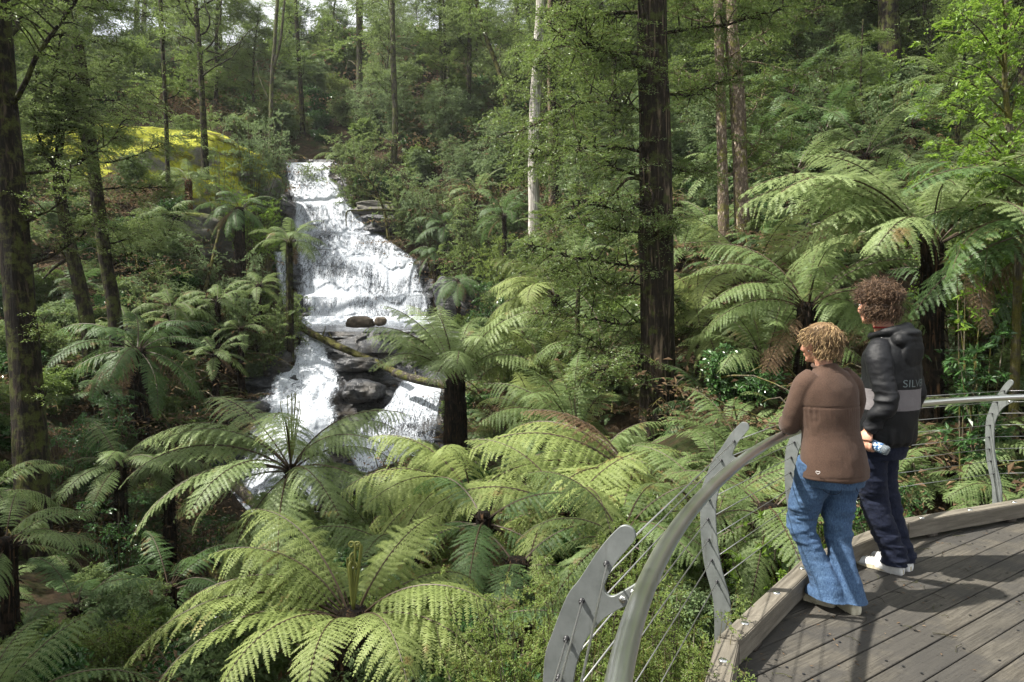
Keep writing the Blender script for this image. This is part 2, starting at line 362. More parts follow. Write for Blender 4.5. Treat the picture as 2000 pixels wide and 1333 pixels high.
def sheet(name, rows, nu, nv, mat, disp, dens=None, kind='structure', label=None, sub=None, thick=None):
    """rows: (pixel y, left x, right x, distance[, distance at the right edge])"""
    r=[(*q,q[3]) if len(q)==4 else q for q in rows]
    r=np.array(r,dtype=float); tt=np.linspace(0,1,nv); t0=np.linspace(0,1,len(r)) 
    yl=(r[:,0]-r[0,0])/(r[-1,0]-r[0,0])
    R=np.stack([np.interp(tt,yl,r[:,k]) for k in range(5)],1)
    s=np.linspace(0,1,nu); PX=R[:,1:2]*(1-s)+R[:,2:3]*s; PY=np.repeat(R[:,:1],nu,1); D=R[:,3:4]*(1-s)+R[:,4:5]*s
    PX,PY,D=PX.ravel(),PY.ravel(),D.ravel(); S=np.tile(s,nv); T=np.repeat(tt,nu)
    D=D+disp(PX,PY,S,T)
    u=(PX-1000)/FPX; v=(666.5-PY)/FPX; yy=math.cos(PITCH)+v*math.sin(PITCH); zz=-math.sin(PITCH)+v*math.cos(PITCH); k=D/yy
    V=np.stack([u*k,D,CAM_H+zz*k],1)
    i=(np.arange(nv-1)[:,None]*nu+np.arange(nu-1)[None]).ravel()
    Fq=np.stack([i,i+nu,i+nu+1,i+1],1)
    G=V.reshape(nv,nu,3); seg=np.concatenate([[0],np.cumsum(np.linalg.norm(np.diff(G[:,nu//2],axis=0),axis=1))])
    uv=np.stack([V[:,0],-np.repeat(seg,nu)],1)
    at={'dens':dens(PX,PY,S,T)} if dens else None
    o=link(bpy.data.objects.new(name,mesh(name,V,Fq,mat,True,uv=uv,attrs=at)))
    tag(o,kind=kind,label=label); return o
def n2(px,py,sx,sy,seed,octv=3): return vnoise(np.stack([px*sx,py*sy,np.zeros(len(px))],1),1,seed,octv)
FALL=[(318,553,652,42.2),(345,557,648,41.6),(365,561,664,41),(393,572,679,40.2),(400,572,684,39.6),(432,568,724,39),(452,566,742,38.6),(460,566,750,37.7),(499,570,812,36.8),(508,571,822,36),(555,577,837,35.2),(572,581,842,34.9),(580,582,846,34.3),(600,586,850,34),(638,590,846,33.2)]
TERR=[398,457,505,575,640]
def terrace(px,py):
    w=py+n2(px,py,.011,.004,5)*26+n2(px,py,.04,.02,8)*11+n2(px,py,.12,.05,9)*4; b=np.zeros(len(px)); prev=318
    for t in TERR:
        k=(w>=prev)&(w<t); f=(w-prev)/(t-prev); b=np.where(k,np.where(f>.9,f*(1-(f-.9)/.1),f),b); prev=t
    return b       # 0 just below a ledge top, 1 at its foot
def d_rock(px,py,s,t): return .45+n2(px,py,.018,.03,1)*.5+n2(px,py,.05,.09,2)*.22-.2*terrace(px,py)*(.5+.5*n2(px,py,.03,.01,7))
def d_fall(px,py,s,t):
    e=np.minimum(s,1-s); return n2(px,py,.02,.012,4)*.14+n2(px,py,.12,.03,6)*.05-.13*terrace(px,py)*(.5+.5*n2(px,py,.03,.01,7))+np.clip(.06-e,0,1)*9
def dn_fall(px,py,s,t):
    b=terrace(px,py); e=np.minimum(s,1-s)
    return .06+.045*np.exp(-((b-.06)/.2)**2)+.03*np.exp(-((b-.9)/.15)**2)-.03*np.exp(-((b-.5)/.28)**2)+n2(px,py,.02,.022,11)*.10-np.clip(.09-e+n2(px,py,.03,.05,14)*.03,0,1)*2.2+.02
sheet('rock_face',[(q[0]-(6 if k==0 else 0),q[1]-95 if 430<q[0] else q[1]-40,q[2]+75,q[3]+.2) for k,q in enumerate(FALL)],160,200,MAT['rock_wet'],d_rock,label='dark wet stepped rock face behind the main waterfall')
sheet('waterfall',FALL,220,300,MAT['foam'],d_fall,dn_fall,label='wide white stepped waterfall pouring into the dark pool')
# thin strands left of the fall, behind the tree fern
sheet('waterfall_strand',[(492,536,556,35.9),(550,543,560,35.3),(598,552,566,34.6)],24,60,MAT['foam'],lambda a,b,s,t:n2(a,b,.1,.04,3)*.1+np.clip(.2-np.minimum(s,1-s),0,1),lambda a,b,s,t:.06+n2(a,b,.1,.03,9)*.06,label='thin side strand of white water behind the mossy fern trunk')
sheet('waterfall_strand',[(478,446,484,36.4),(520,450,492,36),(560,462,500,35.6)],24,60,MAT['foam'],lambda a,b,s,t:n2(a,b,.1,.04,13)*.1,lambda a,b,s,t:-.03+n2(a,b,.1,.03,19)*.1,label='faint veil of water half hidden behind the left bank leaves')
sheet('upper_stream',[(290,604,622,47),(306,606,632,45.5)],20,14,MAT['foam2'],lambda a,b,s,t:0*a,lambda a,b,s,t:.1+0*a,label='small white glimpse of stream above the lip of the falls')
# pool
def flat(name,pts,n,mat,label,amp=.04):
    o=sheet(name,pts,n,n,mat,lambda a,b,s,t:0*a,label=label); return o
flat('pool',[(631,540,1040,33.9),(638,540,1040,32.8),(659,560,1040,29.2)],60,MAT['stream'],'dark rippling pool at the foot of the main falls')
# foam apron at the foot
sheet('foam_apron',[(618,588,850,33.1),(630,575,858,32.6),(643,590,800,31.6)],90,26,MAT['foam2'],lambda a,b,s,t:n2(a,b,.06,.2,21)*.15,lambda a,b,s,t:.08-.5*np.clip(t-.55,0,1)-np.clip(.08-np.minimum(s,1-s),0,1)*2,label='churning white foam where the fall meets the pool')
# lower rocks
LY=[640,657,700,750,820,870,900,1000,1030]; LD=[30.2,29.4,28.0,26.5,24.4,23.0,22.3,20.2,19.8]
def Dl(py): return np.interp(py,LY,LD)
def d_low(px,py,s,t):
    return .25+n2(px,py,.009,.017,31)*.9+n2(px,py,.03,.07,33)*.25+np.round(n2(px,py,.006,.03,35)*3)/3*.3
sheet('rock_slope',[(y,x0,x1,Dl(y)) for y,x0,x1 in [(648,560,1010),(700,520,980),(750,470,960),(820,430,930),(870,420,920),(900,400,900),(950,380,880),(1000,370,800),(1028,370,760)]],170,170,MAT['rock_wet'],d_low,label='dark wet rock slope under the lower cascades')
LF=[(652,588,638,0),(683,562,650,0),(719,538,667,0),(762,508,680,0),(816,480,682,0),(888,462,672,0),(935,448,660,0),(975,430,650,0),(1000,440,640,0)]
sheet('left_cascade',[(y,a,b,float(Dl(y))-.35) for y,a,b,_ in LF],110,200,MAT['foam2'],lambda px,py,s,t:n2(px,py,.035,.03,41)*.22-.35*np.sin(PI*s)+np.clip(.07-np.minimum(s,1-s),0,1)*9,
      lambda px,py,s,t:.10+n2(px,py,.025,.03,43)*.08-np.clip(.24+n2(px,py,.03,.03,44)*.09-np.minimum(s,1-s),0,1)*1.5,label='foaming lower cascade plunging beneath the mossy log')
sheet('left_cascade_foot',[(955,392,500,20.9),(985,385,520,20.4),(1012,385,470,20)],60,50,MAT['foam2'],lambda px,py,s,t:n2(px,py,.04,.04,47)*.25,lambda px,py,s,t:-.0+n2(px,py,.03,.03,48)*.12-np.clip(.15-np.minimum(s,1-s),0,1)*1.5,label='broken white water trickling out left of the lower cascade')
RF=[(744,782,868),(765,772,866),(786,760,862),(800,745,862),(830,705,860),(855,670,858),(874,668,854),(878,672,852),(905,690,812),(952,712,760)]
sheet('right_cascade',[(y,a,b,float(Dl(y))-.3) for y,a,b in RF],130,150,MAT['foam'],lambda px,py,s,t:n2(px,py,.03,.03,51)*.2+np.clip(.05-np.minimum(s,1-s),0,1)*8,
      lambda px,py,s,t:.055+n2(px,py,.02,.04,53)*.1+.08*np.exp(-((py-762)/14)**2)+.06*np.exp(-((py-895)/30)**2)-.1*np.exp(-((py-835)/16)**2)-np.clip(.06-np.minimum(s,1-s),0,1)*2.5,label='lacy right hand cascade sliding over dark slabs behind the stout fern')
flat('lower_stream',[(1005,380,640,20),(1060,400,700,17.5)],40,MAT['stream'],'dark water slipping under the logs below the cascade')
sheet('gully_stream',[(1180,380,450,11),(1210,375,450,10.4),(1333,210,330,8)],30,30,MAT['stream'],lambda a,b,s,t:0*a,label='glint of stream in the dark gully at lower left')

# ------------------------------------------------------------------ boulders
def boulder_mesh(name,size,seed,mat,sub=4,amp=.25,sq=.75,fine=.06):
    import bmesh
    bm=bmesh.new(); bmesh.ops.create_icosphere(bm,subdivisions=sub,radius=1)
    V=np.array([v.co[:] for v in bm.verts]); F=np.array([[v.index for v in f.verts] for f in bm.faces]); bm.free()
    V=np.sign(V)*np.abs(V)**sq
    n=vnoise(V,1.1,seed,2)[:,None]*amp+vnoise(V,4,seed+3,3)[:,None]*fine
    V=V*(1+n)*np.array(size)
    return mesh(name,V,F,mat)
def boulder(c,size,seed,mat,label,name='boulder',rz=0,cat='rock',group=None,**k):
    o=link(bpy.data.objects.new(name,boulder_mesh(name,size,seed,mat,**k))); o.location=c; o.rotation_euler=(0,0,rz)
    return tag(o,label,cat,group)
boulder(P(330,372,36.8),(4.9,4.6,2.75),3,MAT['rock_moss'],'huge domed boulder blanketed in bright yellow moss on the left hillside','mossy_boulder',sub=6,amp=.2,sq=.72,fine=.06)
boulder(P(175,372,35),(4.6,3,2.5),8,MAT['rock_moss'],'grey slab with patchy yellow moss, left of the big mossy dome','mossy_boulder',sub=6,amp=.15,sq=.7,fine=.035)
boulder(P(240,470,31.5),(4.8,2.2,1.25),12,MAT['rock_green'],'low grey green rock shelf under the yellow mossy dome','rock_shelf',sub=5,amp=.15,sq=.6)
boulder(P(150,668,22.5),(1.5,1.1,.55),15,MAT['rock_green'],'grey boulder with green moss on the left bank beside the big left trunk','boulder',sub=5)
boulder(P(20,615,25),(1.6,1.2,.6),16,MAT['rock_green'],'pale grey rock at the left picture edge behind the big trunk','boulder',sub=5)
boulder(P(704,629,31.2),(.62,.42,.27),21,MAT['rock_brown'],'larger rounded brown rock sitting in the pool','boulder',sub=5,amp=.18)
boulder(P(744,628,31.1),(.26,.24,.2),24,MAT['rock_brown'],'small round brown rock beside the larger one in the pool','boulder',sub=4,amp=.15)
boulder(P(712,765,25.6),(.8,.7,.42),27,MAT['rock_wet'],'smooth dark boulder between the two lower cascades','boulder',sub=5,amp=.14)
boulder(P(705,712,27.0),(.9,.7,.26),28,MAT['rock_wet'],'flat dark slab above the smooth boulder, beside the left cascade','boulder',sub=5,amp=.16,sq=.6)
boulder(P(476,805,24.4),(.8,.7,.4),33,MAT['rock_wet'],'grey wet rock at the left edge of the lower cascade','boulder',sub=5,amp=.16,sq=.6)
boulder(P(548,722,27.3),(.7,.7,.65),34,MAT['rock_wet'],'dark rock shoulder left of the top of the lower cascade','boulder',sub=5,amp=.2,sq=.6)
boulder(P(892,590,33),(1.0,.8,1.0),36,MAT['rock_wet'],'black wet rock at the right foot of the main waterfall','boulder',sub=5,amp=.25,sq=.6)
boulder(P(740,408,39.2),(1.5,.8,.4),41,MAT['rock_green'],'mossy rock ledge right of the upper falls','boulder',sub=5,amp=.25,sq=.6)
boulder(P(760,440,38.4),(1.5,.8,.45),42,MAT['rock_wet'],'dark stepped ledge under the mossy ledge right of the upper falls','boulder',sub=5,amp=.25,sq=.55)
boulder(P(430,1090,15),(.5,.4,.3),45,MAT['rock_green'],'mossy stone in the dark gully under the hanging fern fronds','boulder',sub=4)
boulder(P(590,1105,14),(.3,.3,.15),46,MAT['rock_wet'],'small wet stone in the gully behind the nearest fern','boulder',sub=4)
boulder(P(770,960,20.5),(.8,.6,.4),47,MAT['rock_wet'],'dark wet stone at the foot of the lacy right cascade','boulder',sub=5)
# ------------------------------------------------------------------ deck
import bmesh
KERB=[(.0,-6),(-.02,-1.0),(.12,1.2),(.97,3.18),(1.85,4.27),(2.87,5.07),(4.3,5.68),(5.8,5.9),(7.3,5.65),(9,4.9)]
DECKPOLY=[np.array(p,dtype=float) for p in KERB+[(10.5,3),(10.5,-6)]]
def clip(poly,n,c,keep):
    out=[]
    for i in range(len(poly)):
        a,b=poly[i],poly[(i+1)%len(poly)]; da=keep*(np.dot(n,a)-c); db=keep*(np.dot(n,b)-c)
        if da>=0: out.append(a)
        if da*db<0: out.append(a+(b-a)*da/(da-db))
    return out
m=NT('weathered_decking'); uv=m.n('ShaderNodeUVMap',uv_map='UVMap')
mp=m.n('ShaderNodeMapping'); mp.inputs['Scale'].default_value=(1.2,26,1); m.l(uv.outputs[0],mp.inputs[0])
geo=m.n('ShaderNodeNewGeometry')
mp1=m.n('ShaderNodeVectorMath',operation='ADD'); m.l(mp.outputs[0],mp1.inputs[0]); cb=m.n('ShaderNodeCombineXYZ'); m.l(m.math('MULTIPLY',geo.outputs['Random Per Island'],37.),cb.inputs[2]); m.l(cb.outputs[0],mp1.inputs[1])
gr=m.noise(mp1.outputs[0],3,7,.72,.5); big=m.noise(m.coord('Object'),2.2,6,.65); fine=m.noise(m.coord('Object'),42,3,.7)
c=m.ramp(gr,[(.28,(.028,.025,.021)),(.5,(.072,.066,.055)),(.72,(.125,.115,.097))])
c=m.mix(m.ramp(big,[(.45,(0,0,0)),(.54,(1,1,1))]),c,m.mix(.75,c,(.045,.043,.04)))
pl=m.ramp(geo.outputs['Random Per Island'],[(0,(.78,.78,.78)),(1,(1.08,1.05,1.0))]); c=m.mix(1,c,pl,'MULTIPLY')
sc=m.ramp(fine,[(.33,(.45,.42,.38)),(.42,(1,1,1))]); c=m.mix(.7,c,sc,'MULTIPLY')
MAT['deck']=m.out(m.bsdf(c,.78,m.math('ADD',gr,m.math('MULTIPLY',fine,.3)),.55,.01,spec=.3))
def timber(name,c1,c2,ax):
    m=NT(name); sc_=[14,14,14]; sc_[ax]=.9; v=m.coord('Object',tuple(sc_)); n=m.noise(v,2.4,7,.7,.4); b=m.noise(m.coord('Object'),7,5)
    c=m.ramp(n,[(.28,c1),(.68,c2)]); c=m.mix(m.ramp(b,[(.5,(0,0,0)),(.72,(1,1,1))]),c,tuple(x*.55 for x in c2))
    return m.out(m.bsdf(c,.8,n,.5,.01,spec=.25))
MAT['kerb']=timber('weathered_kerb_timber',(.065,.056,.043),(.2,.18,.145),0)
MAT['beam']=timber('dark_bearer_timber',(.03,.025,.02),(.1,.085,.07),0)
m=NT('brushed_stainless'); v=m.coord('Object'); uvn=m.noise(m.coord('Object',(3,3,60)),10,3)
MAT['steel']=m.out(m.bsdf((.78,.78,.76),m.ramp(m.noise(v,6,2),[(.3,(.27,)*3),(.7,(.33,)*3)]),uvn,.03,.0005,metal=1.0))
m=NT('galvanised_plate'); v=m.coord('Object'); n=m.noise(v,9,6,.7)
c=m.ramp(n,[(.3,(.13,.142,.138)),(.7,(.22,.235,.23))]); dr=m.ramp(m.noise(m.coord('Object',(6,6,1.2)),5,5),[(.6,(1,1,1)),(.75,(.7,.69,.66))])
MAT['galv']=m.out(m.bsdf(m.mix(1,c,dr,'MULTIPLY'),.5,n,.1,.003,metal=.35,spec=.5))
m=NT('bolt_steel'); MAT['bolt']=m.out(m.bsdf((.7,.7,.68),.25,metal=1))
m=NT('black_fitting'); MAT['fit']=m.out(m.bsdf((.02,.02,.022),.4,metal=.3))
m=NT('cable_steel'); MAT['cable']=m.out(m.bsdf((.36,.36,.35),.35,metal=.85))

deck=empty('viewing_deck',(5,0,0),label='weathered timber viewing deck with curved kerb where the couple stand',cat='deck')
ANG=math.radians(34.2); DV=np.array([math.cos(ANG),math.sin(ANG)]); NV=np.array([-math.sin(ANG),math.cos(ANG)])
bm=bmesh.new(); uvl=bm.loops.layers.uv.new('UVMap'); rnd=random.Random(4)
screws=MB(); off0=1.781
for k in range(-80,25):
    n0=off0+k*.1525+.004; n1=n0+.1445
    pol=clip(DECKPOLY,NV,n0,1)
    if len(pol)<3: continue
    pol=clip(pol,NV,n1,-1)
    if len(pol)<3: continue
    dz=rnd.uniform(-.002,.002); off=rnd.uniform(0,40)
    top=[bm.verts.new((p[0]-5,p[1],dz)) for p in pol]; bot=[bm.verts.new((p[0]-5,p[1],-.04)) for p in pol]
    area=sum(pol[i][0]*pol[(i+1)%len(pol)][1]-pol[(i+1)%len(pol)][0]*pol[i][1] for i in range(len(pol)))
    if area<0: top=top[::-1]; bot=bot[::-1]
    fs=[bm.faces.new(top),bm.faces.new(bot[::-1])]+[bm.faces.new((top[(i+1)%len(top)],top[i],bot[i],bot[(i+1)%len(top)])) for i in range(len(top))]
    for f in fs:
        for l in f.loops:
            q=np.array([l.vert.co.x+5,l.vert.co.y]); l[uvl].uv=(float(q@DV)+off, float(q@NV)+l.vert.co.z)
    for j in range(-12,40):            # screw heads over the joists
        for e in (.032,.112):
            q=DV*(j*.45+.17)+NV*(n0+e)+DV*rnd.uniform(-.012,.012)
            if rnd.random()<.82 and all(np.cross(DECKPOLY[i]-DECKPOLY[i-1],q-DECKPOLY[i-1])<-.12 for i in range(len(DECKPOLY))):
                V=[(q[0]-5+.0075*math.cos(a),q[1]+.0075*math.sin(a),.0035) for a in np.arange(8)*PI/4]
                screws.add(np.array([(q[0]-5,q[1],.0036)]+V),[[0,1+i,1+(i+1)%8] for i in range(8)])
bmesh.ops.bevel(bm,geom=[e for e in bm.edges if all(abs(v.co.z)<.01 for v in e.verts)],offset=.003,segments=1,affect='EDGES')
me=bpy.data.meshes.new('decking'); bm.to_mesh(me); bm.free(); me.materials.append(MAT['deck'])
link(bpy.data.objects.new('decking',me),deck)
tag(screws.obj('screw_heads',MAT['fit'],deck),kind='stuff')
def beam(mb,a,b,w,z0,z1,inset=0,cut=0):
    a=np.array(a);b=np.array(b);d=(b-a)/np.linalg.norm(b-a); n=np.array([d[1],-d[0]])  # inward = right of travel
    L=np.linalg.norm(b-a)-cut*2
    return L,(a+b)/2+n*(inset+w/2),math.atan2(d[1],d[0])
bolt0=None
for i in range(1,len(KERB)-1):
    L,c,rz=beam(None,KERB[i],KERB[i+1],.1,0,0,0,.003)
    bm=bmesh.new(); bmesh.ops.create_cube(bm,size=1)
    # mitre the ends
    def ang(a,b): return math.atan2(b[1]-a[1],b[0]-a[0])
    m0=(ang(KERB[i-1],KERB[i])-ang(KERB[i],KERB[i+1]))/2; m1=(ang(KERB[i],KERB[i+1])-ang(KERB[i+1],KERB[i+2]))/2 if i+2<len(KERB) else 0
    bmesh.ops.subdivide_edges(bm,edges=[e for e in bm.edges if abs(e.verts[0].co.x-e.verts[1].co.x)>.5],cuts=14)
    for v in bm.verts:
        inner = v.co.y<0; x=v.co.x*L
        if v.co.x<-.49 and inner: x+=.1*math.tan(m0)
        if v.co.x>.49 and inner: x-=.1*math.tan(m1)
        v.co=Vector((x,v.co.y*.1,v.co.z*.118+.089))
    bmesh.ops.bevel(bm,geom=[e for e in bm.edges if e.calc_face_angle(0)>1],offset=.005,segments=2,affect='EDGES')
    for v in bm.verts:
        q=np.array([[v.co.x+i*3,v.co.y,v.co.z]]); v.co.z+=float(vnoise(q,4,2)[0])*.0025; v.co.y+=float(vnoise(q,3,5)[0])*.002
    me=bpy.data.meshes.new('kerb_beam'); bm.to_mesh(me); bm.free(); me.materials.append(MAT['kerb'])
    kb=link(bpy.data.objects.new('kerb_beam',me),deck); kb.location=(c[0]-5,c[1],0); kb.rotation_euler=(0,0,rz)
    nb=2 if L<1.8 else 3
    for x in np.linspace(-L/2+.22,L/2-.22,nb+(1 if L>1.3 else 0)):
        if bolt0 is None:
            b=MB(); aa=np.linspace(0,PI/2,5); b.tube([(0,0,.148)]+[(0,0,.1495+.006*math.sin(a)) for a in aa],[.021]+[.02*math.cos(a)+.0005 for a in aa],14)
            bm_=b.mesh('bolt',MAT['bolt']); bolt0=bm_
        bo=link(bpy.data.objects.new('bolt',bolt0),kb); bo.location=(x,0,0)
    # spacers under the kerb and the fascia bearer
    for x in np.linspace(-L/2+.3,L/2-.3,2):
        f=MB(); f.box((c[0]-5+math.cos(rz)*x,c[1]+math.sin(rz)*x,.0165),(.09,.085,.026),rz); f.obj('spacer',MAT['beam'],deck)
    f=MB(); f.box((c[0]-5,c[1],-.15),(L,.07,.215),rz); f.obj('bearer',MAT['beam'],deck)
for j in range(12):
    jo=MB(); q=DV*(j*.9-.5)
    jo.box((q[0]-5+NV[0]*-1.5+1,q[1]+NV[1]*-1.5,-.135),(.05,5.2,.18),ANG); jo.obj('joist',MAT['beam'],deck)

for (x,y) in [(.55,1.6),(1.6,3.6),(3.0,4.7),(5.2,5.4),(8,5),(3.5,1),(6.5,2),(.4,-2.5)]:
    f=MB(); zg=ground(x,y)-.3; f.tube([(x-5,y,zg),(x-5,y,-.26)],.06,12); f.obj('support_post',MAT['galv'],deck)

# ------------------------------------------------------------------ steel balustrade
RP=[(.12,-3.2),(.0,-1.6),(.0,-.3),(.06,.5),(.21,1.31),(.46,2.04),(.81,2.77),(1.23,3.49),(1.67,4.11),(2.2,4.69),(2.8,5.2),(3.4,5.6),(4.14,5.93),(4.9,6.13),(5.8,6.2),(7.0,6.05),(8.4,5.5)]
rc=smooth_path([(a,b,.955) for a,b in RP],240); rseg=np.concatenate([[0],np.cumsum(np.linalg.norm(np.diff(rc,axis=0),axis=1))])
def rail_at(s):
    p=np.array([np.interp(s,rseg,rc[:,k]) for k in range(3)]); q=np.array([np.interp(s+.02,rseg,rc[:,k]) for k in range(3)]); t=(q-p)/np.linalg.norm(q-p)
    return p,t
def s_near(x,y): return rseg[np.argmin(np.hypot(rc[:,0]-x,rc[:,1]-y))]
bal=empty('balustrade',(1.67,4.11,0),label='curved stainless steel handrail on grey blade posts strung with wire cables',cat='railing')
BO=np.array([1.67,4.11,0])
h=MB(); h.tube(rc-BO,.0265,24); h.obj('handrail',MAT['steel'],bal)
PROF=[(-.20,-.38),(-.20,-.1),(-.203,.05),(-.215,.15),(-.262,.32),(-.283,.51),(-.28,.70),(-.255,.79),(-.215,.895),(-.18,.947),(-.126,1.035),(-.08,1.092),(-.058,1.106),(-.036,1.098),(-.030,1.075),(-.05,1.045),(-.08,1.005),(-.104,.96),(-.113,.93),(-.103,.914),(-.085,.914),(-.05,.938),(-.008,.965),(-.002,.93),(-.03,.905),(-.05,.894),(-.1,.86),(-.133,.824),(-.164,.776),(-.19,.70),(-.2,.6),(-.19,.45),(-.165,.3),(-.122,.15),(-.108,0.02),(-.105,-.1),(-.105,-.38)]
pc=np.array(PROF); pcs=smooth_path(np.column_stack([pc,np.zeros(len(pc))]),150)[:,:2]
bm=bmesh.new(); T=.006
# local: x = along the rail, -y = inward, z up
A=[bm.verts.new((-T,-u,z)) for u,z in pcs]; B=[bm.verts.new((T,-u,z)) for u,z in pcs]
f1=bm.faces.new(A); f2=bm.faces.new(B[::-1])
for i in range(len(A)): bm.faces.new((A[(i+1)%len(A)],A[i],B[i],B[(i+1)%len(A)]))
bmesh.ops.recalc_face_normals(bm,faces=bm.faces); bmesh.ops.bevel(bm,geom=list(set(list(f1.edges)+list(f2.edges))),offset=.0012,segments=1,affect='EDGES')
bmesh.ops.triangulate(bm,faces=[f for f in bm.faces if len(f.verts)>4])
postm=bpy.data.meshes.new('post'); bm.to_mesh(postm); bm.free(); postm.materials.append(MAT['galv'])
HOLES=[(-.105,1.0),(-.172,.89),(-.215,.78),(-.236,.67),(-.241,.56),(-.236,.45),(-.218,.34),(-.188,.23)]
f=MB(); f.tube([(-.016,0,0),(.016,0,0)],.0075,10); f.tube([(-.026,0,0),(.026,0,0)],.0045,8); fitm=f.mesh('cable_fitting',MAT['fit'])
f=MB(); f.tube([(-.011,0,0),(-.0095,0,0),(-.006,0,0),(.006,0,0),(.0095,0,0),(.011,0,0)],[.004,.0085,.0105,.0105,.0085,.004],14); bbm=f.mesh('bolt',MAT['bolt'])
SP=[s_near(.05,-1.15),s_near(.03,.3),s_near(.345,1.76),s_near(1.29,3.57),s_near(2.15,4.64),s_near(3.2,5.48),s_near(4.47,6.04),s_near(5.9,6.2),s_near(7.3,5.97)]
holes=[]
for s in SP:
    p,t=rail_at(s); rz=math.atan2(t[1],t[0]); n=np.array([-t[1],t[0],0])
    po=link(bpy.data.objects.new('post',postm),bal); po.location=(p[0]-BO[0],p[1]-BO[1],0); po.rotation_euler=(0,0,rz)
    hh=[]
    for (u,z) in HOLES:
        fo=link(bpy.data.objects.new('cable_fitting',fitm),po); fo.location=(0,-u,z); hh.append(p*np.array([1,1,0])-n*u+np.array([0,0,z]))
    for (u,z) in ((-.063,.908),(-.034,.929)):
        fo=link(bpy.data.objects.new('bolt',bbm),po); fo.location=(0,-u,z)
    holes.append(hh)
for k in range(len(HOLES)):
    f=MB(); pts=[h[k]-BO for h in holes]
    for a,b in zip(pts[:-1],pts[1:]): f.tube([a,b],.0028,6)
    f.obj('cable',MAT['cable'],bal)
# ------------------------------------------------------------------ foliage builders
def frond_mesh(name, e0, bend, seed, mat, npin=38, npl=18, W=.2, droop=.35, power=1.25, dense=1.0, lw=1.0, stipe='stipe', tipcurl=0):
    """one fern frond, unit length, growing along +x from the origin, rising at angle e0 and arching by bend"""
    r=np.random.RandomState(seed)
    N=60; s=np.linspace(0,1,N); ang=math.radians(e0)-math.radians(bend)*s**power - tipcurl*np.clip(s-.8,0,1)*5
    side=r.uniform(-.12,.12)
    dx=np.cos(ang)/(N-1); dz=np.sin(ang)/(N-1)
    R=np.stack([np.cumsum(dx)-dx[0], side*s**2*.5, np.cumsum(dz)-dz[0]],1)
    T=np.gradient(R,axis=0); T/=np.linalg.norm(T,axis=1,keepdims=True)
    mb=MB(); mb.tube(R[::4],.0065*(1-.85*s[::4])+.0008,4,caps=False,mi=1)
    sp=np.linspace(.17,.985,npin)
    allV=[];n0=0; Q=[]
    for sd in (-1,1):
        for k,sk in enumerate(sp):
            i=sk*(N-1); i0=int(i); f=i-i0; p=R[i0]*(1-f)+R[min(i0+1,N-1)]*f; t=T[i0]
            lat=np.array([0,sd,0]); nrm=np.cross(t,lat)*sd; nrm/=np.linalg.norm(nrm)
            x=(sk-.14)/.86
            L=W*min(1,(.38+2.1*x))*(1-x**2.6)**.8*r.uniform(.84,1.08)*(r.uniform(.3,.7) if r.rand()<.05 else 1)+.008
            fw=.22+.45*x+r.uniform(-.05,.05)
            d=lat*math.cos(fw)+t*math.sin(fw)
            m=max(5,int(npl*(.35+.65*L/W)))
            q=np.linspace(0,1,m+1)
            dr=droop*r.uniform(.35,1.25)
            ax=p+np.outer(q*L,d)-np.outer((q**2)*L*dr,nrm)*.55+np.outer((q**2)*L*dr*.6,[0,0,-1])
            at=np.gradient(ax,axis=0); at/=np.linalg.norm(at,axis=1,keepdims=True)
            pn=np.cross(at,nrm); pn/=np.linalg.norm(pn,axis=1,keepdims=True)
            # pinna midrib
            w=.0016
            a=ax[:-1]; b=ax[1:]
            # leaflets both sides
            qm=(q[:-1]+q[1:])/2; ll=(.010+L*.062)*lw*(np.minimum(1,.6+qm*3))*(1-qm**3)**.7+.001
            wd=np.linalg.norm(b-a,axis=1)*.86*dense
            for s2 in (-1,1):
                base=(a+b)/2; out=pn[:-1]*s2*.93+at[:-1]*.38; out/=np.linalg.norm(out,axis=1,keepdims=True)
                dn=nrm*(-.18)+r.uniform(-.3,.3,(m,1))*nrm; ll=ll*r.uniform(.8,1.1,m)
                tip=base+(out+dn)*ll[:,None]; mid=base+(out+dn*.4)*ll[:,None]*.5
                v0=base-at[:-1]*wd[:,None]*.5; v1=base+at[:-1]*wd[:,None]*.5
                v2=tip+at[:-1]*wd[:,None]*.16; v3=tip-at[:-1]*wd[:,None]*.16
                allV.append(np.stack([v0,v1,v2,v3],1).reshape(-1,3)); Q.append(m)
    V=np.concatenate(allV); F=np.arange(len(V)).reshape(-1,4)
    mb.add(V,F,0)
    return mb.mesh(name,[MAT[mat],MAT[stipe]],smooth=False)
PROFILES=[(80,38,1.3),(72,62,1.3),(62,80,1.25),(50,88,1.2),(38,92,1.15),(24,90,1.1),(5,75,1.0),(-15,62,.9)]   # start angle, bend, curve power
_fc={}
def frond(mat,lvl,var,lod):
    key=(mat,lvl,var,lod)
    if key not in _fc:
        e0,bd,pw=PROFILES[lvl]; npin,npl=[(25,24),(21,10)][lod]
        _fc[key]=frond_mesh('frond',e0,bd,lvl*7+var,mat,npin,npl,W=(.225 if mat=='fern_pale' else .185 if mat=='fern_silver' else .172)+.012*var,droop=.22+.2*var,power=pw,dense=1.05 if lod==0 else 1.3,lw=1.0 if lod==0 else 1.15)
    return _fc[key]
